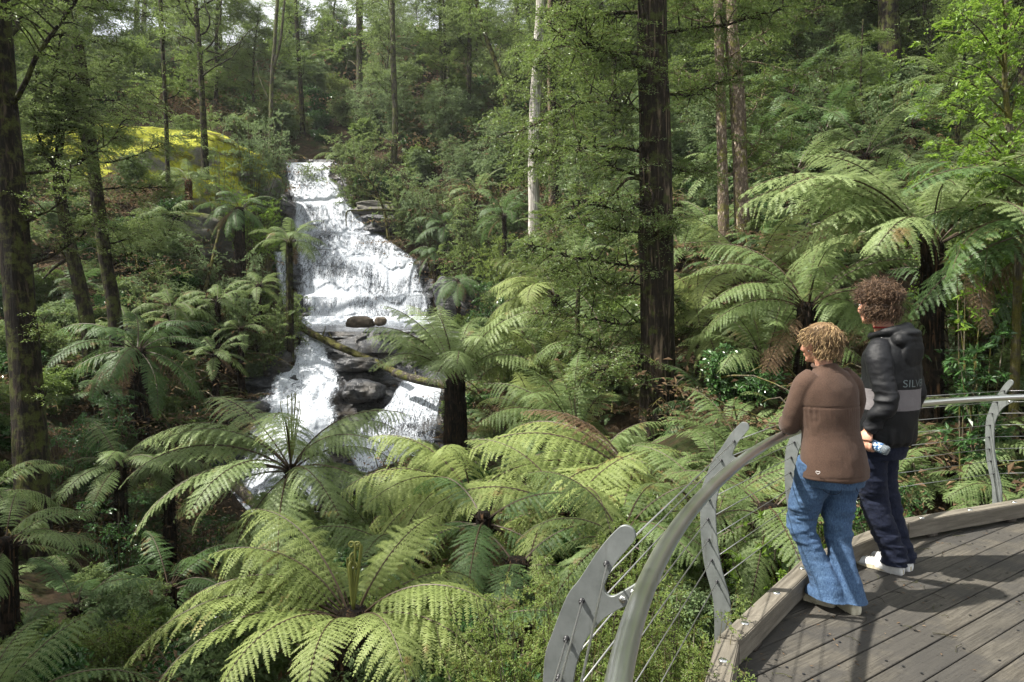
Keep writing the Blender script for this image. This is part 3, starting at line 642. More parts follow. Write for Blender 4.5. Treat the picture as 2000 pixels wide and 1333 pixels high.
def fern_trunk_mesh(name,h,r0,r1,seed,lean=(0,0),mat='fibre',skirt=True):
    n=max(10,int(h*14)); t=np.linspace(0,1,n); rs=np.random.RandomState(seed)
    pts=np.stack([lean[0]*t**1.3,lean[1]*t**1.3,t*h],1); sd=28
    th=np.arange(sd)*2*PI/sd
    J=1+.13*np.sin(th*7+seed)[None]*np.ones((n,1))+.10*vnoise(np.stack([np.repeat(t*h*2,sd),np.tile(np.cos(th)*3,n),np.tile(np.sin(th)*3,n)],1),1.6,seed).reshape(n,sd)
    rad=r0+(r1-r0)*t; rad[-1]*=.75
    mb=MB(); mb.tube(pts,rad,sd,jit=J)
    # stubs of old stipes and hanging fibres
    nst=int(60+h*60); V=[];
    for k in range(nst):
        q=rs.rand()**.7; i=q*(n-1); p=pts[int(i)]; a=rs.rand()*2*PI; rr=np.interp(q,t,rad)*rs.uniform(.9,1.05)
        o=np.array([math.cos(a),math.sin(a),0]); b=p+o*rr
        l=rs.uniform(.04,.12); up=rs.uniform(-.9,.6) if q<.85 else rs.uniform(.3,1)
        d=o*.5+np.array([0,0,up]); d/=np.linalg.norm(d)
        mb.tube([b-d*.02,b+d*l*.5,b+d*l+np.array([0,0,-.25*l])],[.011,.008,.003],4,caps=False)
    return mb.mesh(name,[MAT[mat]],smooth=True)
def tree_fern(px,py,d,L,label,n=20,mat='fern',seed=1,r=.09,lod=0,lv=(0,7),dead=0,az=None,trunk=True,group=None,bare=None,lean=(0,0),tmat='fibre',name='tree_fern',extra=None,unit=False,tilt=0,loc=None,cat='tree fern'):
    """crown centre at the pixel; fronds are parts; trunk runs down to the forest floor"""
    c=P(px,py,d) if loc is None else Vector(loc); rs=random.Random(seed); zg=ground(c.x-lean[0],c.y-lean[1])-.12
    if not trunk or c.z-zg<.25: zg=min(zg,c.z-.15)
    h=c.z-zg
    root=empty(name,(c.x-lean[0],c.y-lean[1],zg),0,label,cat,group)
    tm=fern_trunk_mesh('trunk',h,r*1.35,r,seed,lean,tmat); link(bpy.data.objects.new('trunk',tm),root)
    top=Vector((lean[0],lean[1],h))
    fl=[]
    ga=2.39996
    for k in range(n):
        f=(k+.5)/n; lvl=lv[0]+(lv[1]-lv[0]+.99)*f**.85; a=k*ga+rs.uniform(-.3,.3)
        if az: 
            a0,a1=az; a=math.radians(a0+(a1-a0)*((a/(2*PI))%1))
        fl.append((a,int(min(7,lvl)),L*rs.uniform(.84,1.06)*(.75 if lvl<1 else 1),mat))
    for k in range(dead or (1 if n>12 and not unit else 0)): fl.append((rs.uniform(0,2*PI),7,L*rs.uniform(.6,.8),'fern_dead'))
    if extra: fl+= [(math.radians(a),lvl,l,mt or mat) for a,lvl,l,mt in extra]
    if unit:  # far away: the whole crown as one part
        V=[];F=[];M=[];n0=0
        for a,lvl,l,mt in fl:
            me=frond(mt,lvl,rs.randint(0,1),1); co=np.empty(len(me.vertices)*3,dtype=np.float32); me.vertices.foreach_get('co',co); co=co.reshape(-1,3)*l
            fi=np.empty(len(me.polygons)*4,dtype=np.int32); me.loops.foreach_get('vertex_index',fi); mi=np.empty(len(me.polygons),dtype=np.int32); me.polygons.foreach_get('material_index',mi)
            Rm=np.array(Matrix.Rotation(a,3,'Z')@Matrix.Rotation(rs.uniform(-.25,.25),3,'X'))
            V.append(co@Rm.T+np.array(top)); F.append(fi.reshape(-1,4)+n0); M.append(mi); n0+=len(co)
        me=mesh('fronds',np.concatenate(V),np.concatenate(F),[MAT[mat],MAT['stipe']],False,np.concatenate(M))
        link(bpy.data.objects.new('fronds',me),root)
        return root
    for a,lvl,l,mt in fl:
        fo=link(bpy.data.objects.new('frond',frond(mt,lvl,rs.randint(0,3 if lod==0 else 1),lod)),root)
        fo.location=top+Vector((math.cos(a)*r*.4,math.sin(a)*r*.4,-.02*lvl)); fo.scale=(l,l,l)
        fo.rotation_euler=(rs.uniform(-.3,.3),rs.uniform(-.1,.1)+tilt*math.cos(a),a)
        if mt=='fern_dead': fo['label']='brown dead frond'
    # young coiled croziers at the heart
    return root
def croziers(root,top,n,hgt,seed):
    rs=random.Random(seed)
    for k in range(n):
        a=rs.uniform(0,2*PI); l=hgt*rs.uniform(.6,1.1); tl=rs.uniform(.03,.2)
        pts=[(0,0,0)]; 
        for i in range(1,9): q=i/8; pts.append((math.cos(a)*tl*q*l,math.sin(a)*tl*q*l,l*q))
        e=pts[-1]; rr=.028
        for j in range(1,15):
            w=j*.5; rj=rr*(1-j/19)
            pts.append((e[0]-math.cos(a)*(rr-rj*math.cos(w))*1, e[1]-math.sin(a)*(rr-rj*math.cos(w)), e[2]+rj*math.sin(w)))
        pp=np.array(pts); f=MB(); f.tube(pp,np.interp(np.arange(len(pp)),[0,8,22],[.012,.007,.006]),6)
        o=f.obj('crozier',MAT['stipe_green'],root); o.location=top

def leaves(C, Nn, D, size, rs, asp=.5, curl=.15):
    """rhombic leaves: C centres, Nn normals, D directions"""
    n=len(C); D=D-Nn*(D*Nn).sum(1,keepdims=True); D/=np.linalg.norm(D,axis=1,keepdims=True)+1e-9; Sd=np.cross(Nn,D)
    sz=(size*rs.uniform(.65,1.25,n))[:,None]
    a=C; b=C+D*sz*.45+Sd*sz*asp*.5+Nn*sz*curl; c=C+D*sz-Nn*sz*curl*.4; d=C+D*sz*.45-Sd*sz*asp*.5+Nn*sz*curl
    return np.stack([a,b,c,d],1).reshape(-1,3), np.arange(n*4).reshape(-1,4)
def unit(v): return v/(np.linalg.norm(v,axis=-1,keepdims=True)+1e-9)
def sprays(cen, rad, out, rs, twigs=7, per=12, size=.03, flat=.25, asp=.5, droop=.25, up=1.0):
    """flat leafy sprays: cen (n,3), rad (n,), out (n,3) outward directions"""
    n=len(cen); N=unit(np.array([0,0,up])+rs.normal(0,flat,(n,3))+out*.25)
    U=unit(np.cross(N,rs.normal(0,1,(n,3)))); W=np.cross(N,U)
    a=rs.uniform(0,2*PI,(n,twigs)); td=np.cos(a)[...,None]*U[:,None]+np.sin(a)[...,None]*W[:,None]
    td=unit(td+out[:,None]*.5)
    t=rs.uniform(.12,1,(n,twigs,per)); ln=rad[:,None,None]*rs.uniform(.6,1.1,(n,twigs,1))
    c=cen[:,None,None]+td[:,:,None]*(t*ln)[...,None]+np.array([0,0,-1])*((t**2)*ln*droop)[...,None]
    sd=np.where(rs.rand(n,twigs,per)<.5,-1,1)[...,None]
    pw=np.cross(np.broadcast_to(N[:,None],td.shape),td)
    d=td[:,:,None]*.7+pw[:,:,None]*sd*.8+rs.normal(0,.25,c.shape)
    nn=unit(np.broadcast_to(N[:,None,None],c.shape)+rs.normal(0,.38,c.shape))
    c=c+rs.normal(0,.04,c.shape)*rad[:,None,None,None]
    V,F=leaves(c.reshape(-1,3),nn.reshape(-1,3),d.reshape(-1,3),size,rs,asp)
    # twig lines
    s=cen[:,None]+0*td; e=s+td*ln+np.array([0,0,-1])*(ln*droop)
    return V,F,s.reshape(-1,3),e.reshape(-1,3)
def twig_strips(s,e,w,rs):
    m=(s+e)/2+np.array([0,0,1])*(np.linalg.norm(e-s,axis=1,keepdims=True)*.07)
    sd=unit(np.cross(e-s,rs.normal(0,1,s.shape)))*w
    V=np.stack([s-sd,s+sd,m-sd*.7,m+sd*.7,e],1).reshape(-1,3); b=np.arange(len(s))[:,None]*5
    return V, (b+np.array([[0,1,3,2]])), (b+np.array([[2,3,4]]))
class Tree:
    """collects a trunk mesh and a crown mesh"""
    def __init__(s,seed): s.t=MB(); s.rs=np.random.RandomState(seed); s.c=MB(); s.seed=seed
    def trunk(s,pts,r0,r1,n=16,flare=1.25,rough=.1,m=None):
        m=m or max(14,int(np.linalg.norm(np.array(pts[-1])-np.array(pts[0]))*5)); p=smooth_path(pts,m); t=np.linspace(0,1,m)
        rad=(r0+(r1-r0)*t)*(1+(flare-1)*np.exp(-t*m*.25/1.2)); th=np.arange(n)*2*PI/n
        seg=np.concatenate([[0],np.cumsum(np.linalg.norm(np.diff(p,axis=0),axis=1))])
        J=1+rough*vnoise(np.stack([np.repeat(seg*.7,n),np.tile(np.cos(th)*2,m),np.tile(np.sin(th)*2,m)],1),1.3,s.seed).reshape(m,n)
        s.t.tube(p,rad,n,jit=J); s.path=p; s.rad=rad; return p
    def limb(s,p0,d,L,r,sag=.0,wig=.18,up=.15,n=7,seg=9):
        q=[np.array(p0,dtype=float)]; d=np.array(d,dtype=float); d/=np.linalg.norm(d)
        for i in range(seg):
            d=d+s.rs.normal(0,wig,3)*np.array([1,1,.8])+np.array([0,0,up-sag*i/seg]); d/=np.linalg.norm(d); q.append(q[-1]+d*L/seg)
        q=np.array(q); s.t.tube(q,np.linspace(r,r*.18,len(q)),n,caps=False); return q
    def leafy(s,q,rad,dens=1.0,start=.3,side=1.0,sub=True,**k):
        """sprays along a limb q, via short side branches"""
        cen=[];out=[];L=np.linalg.norm(q[-1]-q[0]); m=max(3,int(dens*L/rad*2.2))
        for i in range(m):
            t=start+(1-start)*((i+s.rs.rand())/m); x=t*(len(q)-1); i0=min(int(x),len(q)-2); p=q[i0]+(q[i0+1]-q[i0])*(x-i0); d=unit(q[i0+1]-q[i0])
            a=s.rs.normal(0,1,3)*np.array([1,1,.45]); a=unit(a-d*np.dot(a,d)*.7)*side*s.rs.uniform(.1,1)*L*.28*(1.1-t*.5)
            c=p+a+d*rad*.2; cen.append(c); out.append(unit(a+d*.3))
            if sub: s.t.tube([p,(p+c)/2+np.array([0,0,.04]),c],[.008+.004*L,.006+.002*L,.004],4,caps=False)
        if not cen: return
        s.fol(np.array(cen),np.array(out),rad,**k)
    def fol(s,cen,out,rad,tw=.0035,**k):
        R=rad*s.rs.uniform(.6,1.2,len(cen))
        V,F,a,e=sprays(cen,R,out,s.rs,**k); s.c.add(V,F,0)
        V,F4,F3=twig_strips(a,e,tw,s.rs); s.c.add(V,F4,1); s.c.n-=len(V); s.c.f[3].append(F3+s.c.n); s.c.m[3].append(np.full(len(F3),1)); s.c.n+=len(V)
    def put(s,name,loc,label,cat,tm,cm,group=None,rz=0,scale=1,cname='crown',smooth=True):
        root=empty(name,loc,rz,label,cat,group); root.scale=(scale,)*3
        if s.t.n: s.t.obj('trunk',MAT[tm],root)
        if s.c.n: s.c.obj(cname,[MAT[cm],MAT['bark_twig']],root,smooth=False)
        return root
# ------------------------------------------------------------------ ferns
F_=tree_fern
r1=F_(690,1190,4.7,1.2,'largest nearest tree fern with yellow green fronds at the bottom of the picture',n=9,mat='fern_pale',seed=3,r=.11,lv=(2,4),az=(-40,190),extra=[(150,2,1.35,None),(170,4,1.55,None),(188,4,1.6,None),(205,4,1.4,None),(232,4,1.1,None),(265,4,1.0,None),(300,4,1.1,None),(335,4,1.0,None),(60,2,1.1,None)])
croziers(r1,(0,0,P(690,1190,4.7).z-r1.location.z),7,.42,2)
r2=F_(568,908,12,2.5,'big tree fern with a fan of upright croziers in front of the lower cascade',n=22,mat='fern_silver',seed=5,r=.10,lv=(2,7),extra=[(262,7,2.0,None),(190,4,3.1,None),(215,5,2.9,None),(175,3,3.0,None),(200,5,2.8,None)])
croziers(r2,(0,0,P(568,908,12).z-r2.location.z),13,1.15,5)
F_(888,740,16,2.65,'stout two stemmed tree fern with red brown fibrous trunk in front of the right cascade',n=24,mat='fern_silver',seed=8,r=.22,lv=(1,3))
F_(1820,470,8.2,2.1,'very wide dark stemmed tree fern arching over behind the man',n=22,mat='fern_silver',seed=11,r=.11,lv=(2,4),extra=[(190,3,2.7,None),(203,3,2.6,None),(178,3,2.6,None),(100,1,1.3,None),(240,2,1.4,None),(20,2,1.5,None)])
F_(1578,590,9.6,1.9,'dark trunked tree fern rising behind the woman',n=18,mat='fern',seed=14,r=.12,lv=(2,5),dead=1)
# middle ground
F_(920,960,8.8,1.75,'tree fern with pale fronds reaching left just right of the cascade foot',n=10,mat='fern_pale',seed=21,lv=(2,5),az=(90,270),extra=[(185,3,1.8,None),(165,2,1.7,None)])
F_(1245,935,7.9,2.1,'broad tree fern left of the middle blade post with a brown dead frond on top',n=12,mat='fern_pale',seed=22,lv=(3,6),az=(120,300),dead=0,extra=[(165,2,1.7,'fern_dead'),(185,4,2.3,None),(200,5,2.2,None),(150,3,2.0,None),(215,5,1.9,None)])
F_(1125,850,10.8,2.0,'tree fern with tall upright fronds left of the big brown trunk base',n=15,mat='fern',seed=23,lv=(0,5),az=(50,270))
F_(945,1000,6.6,1.35,'low fern with a tuft of dead brown fronds and dark hanging fronds',n=9,mat='fern_dark',seed=24,lv=(4,7),dead=4,r=.07)
F_(1345,960,7.2,1.2,'fern with one pale frond curving down between the near and middle posts',n=9,mat='fern_pale',seed=25,lv=(4,6))
F_(1455,900,8.3,1.35,'fern fanning out behind the tip of the middle blade post',n=14,mat='fern',seed=26,lv=(1,5))
F_(1500,985,5.6,1.15,'fern hanging below the cables between the middle post and the woman',n=12,mat='fern',seed=27,lv=(3,7))
F_(-60,1440,4.6,1.25,'fern poking up in the bottom left corner of the picture',n=14,mat='fern',seed=28,lv=(0,4),trunk=False)
F_(-20,950,8.2,.9,'silvery fern at the left edge in front of the big left trunk',n=12,mat='fern',seed=29,lv=(2,6))
F_(10,1050,7.2,1.0,'low fern at the left edge under the silvery one',n=12,mat='fern',seed=30,lv=(2,6))
F_(270,678,17.5,2.3,'shaggy tree fern on the left bank with drooping and browning fronds',n=20,mat='fern_dark',seed=31,lv=(2,7),dead=5,r=.16)
F_(120,745,18.5,1.7,'smaller fern beside the fallen stick left of the shaggy tree fern',n=14,mat='fern',seed=32,lv=(2,6))
F_(565,470,27,1.75,'slim tree fern on a mossy brown trunk in front of the main waterfall',n=15,mat='fern',seed=33,lv=(2,5),r=.11,tmat='bark',dead=1)
F_(368,352,31.3,1.75,'small tree fern on a rusty orange trunk below the mossy dome',n=15,mat='fern',seed=34,lv=(2,5),r=.14,tmat='fibre_orange')
F_(468,405,30,2.0,'dark tree fern with hanging skirt on the left bank beside the upper falls',n=18,mat='fern_dark',seed=35,lv=(3,7),r=.18,dead=4)
F_(325,425,29,1.6,'fern low on the left slope under the rusty trunked fern',n=14,mat='fern',seed=36,lv=(2,6))
F_(235,900,12.5,1.5,'fern spreading in the shade right of the big left trunk',n=13,mat='fern',seed=37,lv=(2,6))
F_(330,900,14,1.2,'fern at the gully edge left of the crozier fern',n=13,mat='fern',seed=38,lv=(2,6))
F_(335,600,24,1.7,'light green fern halfway down the left bank',n=14,mat='fern',seed=39,lv=(2,6))
F_(425,585,26,1.6,'fern on the left bank under the thin water veil',n=14,mat='fern',seed=40,lv=(2,6),dead=1)
F_(505,555,27.5,1.3,'small fern at the foot of the slim mossy fern trunk',n=12,mat='fern',seed=41,lv=(2,6))
F_(895,545,31.5,1.8,'dark glossy fern hanging over the black rock right of the main falls',n=16,mat='fern_dark',seed=42,lv=(4,7),dead=3)
F_(870,440,35,2.1,'broad dark fern on the bank right of the upper falls',n=16,mat='fern_dark',seed=43,lv=(2,6))
F_(850,490,34.5,1.6,'fern leaning over the right shoulder of the main falls',n=14,mat='fern_dark',seed=44,lv=(3,7))
F_(665,308,43,1.9,'little fern above the lip of the falls',n=12,mat='fern',seed=45,lv=(2,6),unit=True)
F_(1085,575,17,2.1,'pale sunlit fern right of the black rock, pointing left',n=12,mat='fern_pale',seed=46,lv=(2,5),az=(110,260))
F_(1010,660,20.5,2.0,'fern behind the stout fern on its right',n=16,mat='fern',seed=47,lv=(1,5))
F_(1060,720,16.5,2.1,'fern in the bright bank between the stout fern and the big brown trunk',n=17,mat='fern_pale',seed=48,lv=(1,5))
F_(1185,690,14.5,2.2,'fern right beside the big brown trunk on its left',n=17,mat='fern',seed=49,lv=(1,5))
F_(1160,900,9.2,1.4,'small fern under the upright fronded fern',n=12,mat='fern',seed=50,lv=(2,6))
F_(1370,640,13.2,2.1,'bright fern just right of the big brown trunk',n=17,mat='fern_pale',seed=51,lv=(1,5))
F_(1470,560,12.5,2.1,'bright fern between the brown trunk and the dark trunked fern',n=17,mat='fern_pale',seed=52,lv=(1,5))
F_(1495,700,10.2,1.7,'fern with brown dead fronds and red brown stem left of the woman',n=14,mat='fern',seed=53,lv=(0,4),dead=7,r=.16)
F_(1400,800,11.2,1.3,'deep green fern at the right foot of the big brown trunk',n=14,mat='fern_dark',seed=54,lv=(1,5))
F_(2075,440,7.4,2.2,'fern entering the picture at the right edge level with the wide fern',n=18,mat='fern_dark',seed=55,lv=(2,6))
F_(1960,610,10,1.9,'shaded fern behind the glossy shrub at the right edge',n=15,mat='fern_dark',seed=56,lv=(2,6),dead=2)
F_(1870,890,7.4,1.25,'fern behind the handrail right of the man',n=13,mat='fern',seed=57,lv=(2,6))
F_(2030,870,7.2,1.3,'fern behind the far right blade post',n=13,mat='fern',seed=58,lv=(2,6))
F_(1960,950,6.7,.9,'low fern by the kerb at the far right post',n=11,mat='fern',seed=59,lv=(3,6))
F_(1400,1000,6.4,1.2,'fern low down behind the middle blade post',n=12,mat='fern',seed=60,lv=(2,6))
F_(1870,780,9,1.5,'shaded fern under the wide fern behind the man',n=13,mat='fern_dark',seed=61,lv=(2,6))
F_(1110,985,7.0,1.6,'fern in the fine leaved thicket left of the near post',n=12,mat='fern_pale',seed=62,lv=(2,6))
F_(1215,1030,5.6,1.15,'small fern between the fine leaved bushes beyond the near blade post',n=12,mat='fern',seed=67,lv=(2,6))
F_(1010,1090,6.0,1.1,'dark fern left of the fine leaved bushes, under the dead tuft',n=12,mat='fern_dark',seed=68,lv=(3,7))
F_(1045,815,13,1.6,'pale fern between the stout fern trunk and the upright fronded fern',n=14,mat='fern_pale',seed=69,lv=(1,5),az=(-100,165))
F_(800,1090,8.2,1.6,'fern between the nearest fern and the dead tuft',n=13,mat='fern',seed=63,lv=(1,5))
F_(330,1140,9.5,1.2,'dim fern in the dark gully at lower left',n=12,mat='fern_dark',seed=64,lv=(2,6))
F_(150,1180,8.2,1.2,'dim fern in the shade right of the corner fern',n=12,mat='fern_dark',seed=65,lv=(2,6))
F_(870,1270,5.2,1.3,'dark fern under the right side of the nearest fern',n=12,mat='fern_dark',seed=66,lv=(2,6))
UP=[(1610,255,20.5,2.2),(1555,330,18.5,2.0),(1690,300,17.5,2.0),(1500,420,17,2.0),(1400,455,18.5,2.0),(1330,500,17,1.9),(1780,240,20,2.1),(1880,330,15,1.8),(1640,420,14.5,1.9),(1545,180,24,2.2),(1420,330,22,2.0),(1300,400,24,2.0),(1200,450,24,1.9),(1130,500,23,1.8),(1730,380,14.5,1.8),(985,420,31,2.0),(930,380,35,2.1),(1080,450,28,1.9),(1470,300,21,2.0),(1850,160,21,2.0)]
for i,(a,b,d,l) in enumerate(UP):
    F_(a,b,d,l,'tree fern on the shaded slope right of the twin pale trunks' if a>1380 else 'tree fern half hidden on the slope behind the big brown trunk',n=15,mat='fern' if i%3 else 'fern_dark',seed=80+i,lv=(1,6),lod=1,group='tree ferns on the shaded right hand slope' if a>1380 else 'tree ferns behind the big brown trunk')
LF2=[(60,470,27),(150,560,24.5),(250,640,21.5),(60,640,21),(420,690,24),(200,760,17),(470,640,26)]
for i,(a,b,d) in enumerate(LF2):
    F_(a,b,d,1.5,'fern half buried in the undergrowth of the left bank',n=13,mat='fern_dark' if i%2 else 'fern',seed=120+i,lv=(2,6),lod=1,group='ferns in the left bank undergrowth')

# ------------------------------------------------------------------ named trees
def up(px,py,d): return np.array(P(px,py,d))
def base(px,py,d): # on the ground below that pixel
    c=P(px,py,d); return np.array([c.x,c.y,ground(c.x,c.y)-.25])
# big left trunk
t=Tree(1); b=base(75,1100,10.8)
p=t.trunk([b,up(66,1000,10.8),up(48,700,11),up(22,400,11.1),up(4,200,11.2),up(-8,0,11.3),up(-30,-500,11.5),up(-40,-900,11.8)],.25,.18,24,1.25,.09)
for k in range(12):
    z=4.5+k*.55; i=np.argmin(abs(p[:,2]-z)); a=t.rs.uniform(0,2*PI); q=t.limb(p[i],(math.cos(a),math.sin(a),.3),2.6+t.rs.rand(),.05)
    t.leafy(q,.6,2.2,size=.06,twigs=8,per=11)
for (z,a,l) in [(3.9,20,2.1),(3.2,-20,1.5),(3.5,160,2),(1.2,-10,.7),(.2,20,.5),(2.6,10,1.8)]:
    i=np.argmin(abs(p[:,2]-z)); a=math.radians(a); q=t.limb(p[i],(math.cos(a),math.sin(a),.25),l,.03); t.leafy(q,.4,2.0,size=.035,twigs=8,per=11)
t.put('beech_tree',(0,0,0),'thick dark mossy trunk filling the left edge of the picture','tree','bark','myrtle')
# big right-of-centre trunk
t=Tree(2); b=base(1283,880,12)
p=t.trunk([b,up(1284,820,12),up(1283,600,12),up(1280,350,12),up(1275,100,12),up(1272,-100,12),up(1262,-600,12),up(1255,-1000,12)],.335,.2,24,1.25,.09)
def lz(z): return p[np.argmin(abs(p[:,2]-z))]
for (z,a,e,l,r) in [(3.7,195,.0,2.3,.03),(5.2,185,.15,2.6,.035),(4.6,170,-.05,2.4,.03),(6.2,190,.1,2.8,.04),(6.9,175,.2,2.6,.04),(2.6,185,-.1,2.4,.028),(1.7,178,-.12,2.3,.025),(5.8,205,0,2.4,.03),(7.4,200,.1,2.7,.04),(3.1,160,-.1,2.1,.025),(1.0,190,-.15,1.9,.02),(4.1,215,-.1,2.2,.03),
                    (5.6,-10,.1,1.8,.03),(6.6,10,.1,2.3,.035),(7.5,-20,.1,2.4,.04),(4.4,0,-.1,1.3,.02),(3.2,-15,-.1,1.1,.02),(2.2,5,-.2,.9,.02),(7.9,180,.2,3,.04),(.9,170,-.1,2.0,.02),(2.2,205,-.1,2.2,.02)]:
    a=math.radians(a); q=t.limb(lz(z),(math.cos(a),math.sin(a),e),l,r,sag=.06,up=.03,wig=.2); t.leafy(q,.46,3.6,start=.12,size=.036,twigs=9,per=13,asp=.6)
for (a,bq,l) in [((1262,360,11.9),(1090,388,11.4),.025)]:
    q=smooth_path([up(1262,352,11.9),up(1225,350,11.8),up(1190,385,11.6),up(1130,392,11.5),up(1085,385,11.4)],14); t.t.tube(q,np.linspace(.035,.008,14),7)
    q=smooth_path([up(1205,372,11.6),up(1212,430,11.6),up(1205,520,11.6)],9); t.t.tube(q,np.linspace(.018,.005,9),6)
    q=smooth_path([up(1262,360,11.7),up(1275,385,11.5),up(1252,430,11.5),up(1246,470,11.5)],9); t.t.tube(q,np.linspace(.025,.006,9),6)
for k in range(10):
    z=9+k*.7; a=t.rs.uniform(0,2*PI); q=t.limb(lz(z),(math.cos(a),math.sin(a),.25),3+t.rs.rand(),.05); t.leafy(q,.7,2.0,size=.07,twigs=8,per=10)
t.put('beech_tree',(0,0,0),'tall straight brown furrowed trunk right of centre with fine dark leaf sprays','tree','bark_brown','myrtle')
# pale gum
t=Tree(3); b=base(1043,470,30)
t.trunk([b,up(1043,415,30),up(1043,250,30),up(1052,80,30),up(1057,-20,30),up(1065,-500,30)],.26,.2,18,1.15,.05)
t.put('gum_tree',(0,0,0),'bright white gum trunk standing alone left of the brown trunk','tree','bark_white','olive')
t=Tree(4); b=base(1078,440,33)
t.trunk([b,up(1076,300,33),up(1075,0,33),up(1078,-300,33)],.15,.12,12)
t.put('gum_tree',(0,0,0),'thinner greyish pink trunk just right of the white gum','tree','bark_lichen','olive')
# twin lichen trunks
for (x0,x1,x2,w,lab,sd) in [(1414,1408,1402,.125,'left one of the pair of lichen patched pale trunks',5),(1450,1440,1425,.175,'right one of the pair of lichen patched pale trunks, thicker and leaning',6)]:
    t=Tree(sd); b=base(x0,520,16.3); p=t.trunk([b,up(x0,470,16),up(x1,200,16),up(x2,0,16),up(x2-5,-400,16)],w*1.1,w*.75,16,1.15,.13)
    for (z,a,l) in [(5,0,1.6),(6,30,2),(7,200,2),(7.6,-30,2.4),(8.5,180,2.4),(3.6,10,1.3),(9.4,60,2.5),(10,-60,2.5)]:
        a=math.radians(a); q=t.limb(p[np.argmin(abs(p[:,2]-z))],(math.cos(a),math.sin(a),.05),l,.025,up=.05); t.leafy(q,.5,3.0,size=.05,twigs=8,per=12)
    t.put('myrtle_tree',(0,0,0),lab,'tree','bark_lichen','myrtle')
# left mid trunks
t=Tree(7); b=base(230,690,20)
p=t.trunk([b,up(226,640,20),up(205,500,20),up(173,252,20),up(152,95,20),up(124,-10,20),up(110,-300,20)],.2,.14,16,1.2,.1)
for z in np.linspace(3.5,13,22):
    a=t.rs.uniform(0,2*PI); q=t.limb(p[np.argmin(abs(p[:,2]-z))],(math.cos(a),math.sin(a),.1),2.6*t.rs.uniform(.6,1.2),.03,up=.04); t.leafy(q,.6,3.2,start=.15,size=.06,twigs=9,per=12)
t.put('beech_tree',(0,0,0),'dark leaning trunk with layered olive foliage, second from the left edge','tree','bark','olive')
t=Tree(8); b=base(180,690,18)
p=t.trunk([b,up(172,640,18),up(140,490,18),up(121,400,18),up(112,330,18)],.19,.12,16,1.2,.1)
for (a_,b_,c_) in [(70,250,17.8),(100,180,18),(145,210,18.2),(165,300,18.3),(40,330,17.6),(95,290,18)]:
    q=smooth_path([p[-1],(p[-1]+up(a_,b_,c_))/2+t.rs.normal(0,.15,3),up(a_,b_,c_),up(a_+t.rs.uniform(-40,40),b_-120,c_)],12); t.t.tube(q,np.linspace(.06,.012,12),7)
    t.leafy(q,.6,4.5,start=.25,size=.055,twigs=9,per=13)
q=smooth_path([up(145,500,18),up(110,520,17.8),up(85,545,17.6)],8); t.t.tube(q,np.linspace(.06,.02,8),7)
t.put('beech_tree',(0,0,0),'forked dark tree leaning left in front of the mossy slab, many thin upright limbs','tree','bark','olive')
# bare tree on the mound
t=Tree(9); b=up(401,335,33.2)-np.array([0,0,.4])
p=t.trunk([b,up(398,250,33),up(390,110,33),up(383,20,33),up(378,-80,33)],.17,.08,14,1.2,.1)
for (z,a) in [(120,200),(110,-20),(135,30),(90,170),(70,0),(50,190),(20,20),(150,-40),(100,80),(60,250),(0,160),(-20,10)]:
    st=p[np.argmin(abs(p[:,2]-up(390,z,33)[2]))]; a=math.radians(a); q=t.limb(st,(math.cos(a),math.sin(a),.5),t.rs.uniform(2.2,4.2),.05,up=.12,wig=.3,seg=10)
    for j in range(3,10,1):
        if t.rs.rand()<.8: w=t.rs.normal(0,1,3); t.limb(q[j],w+np.array([0,0,.6]),t.rs.uniform(.6,1.6),.014,wig=.3,n=4,seg=5)
t.put('bare_tree',(0,0,0),'bare branched mossy tree growing out of the yellow dome','tree','bark','olive')
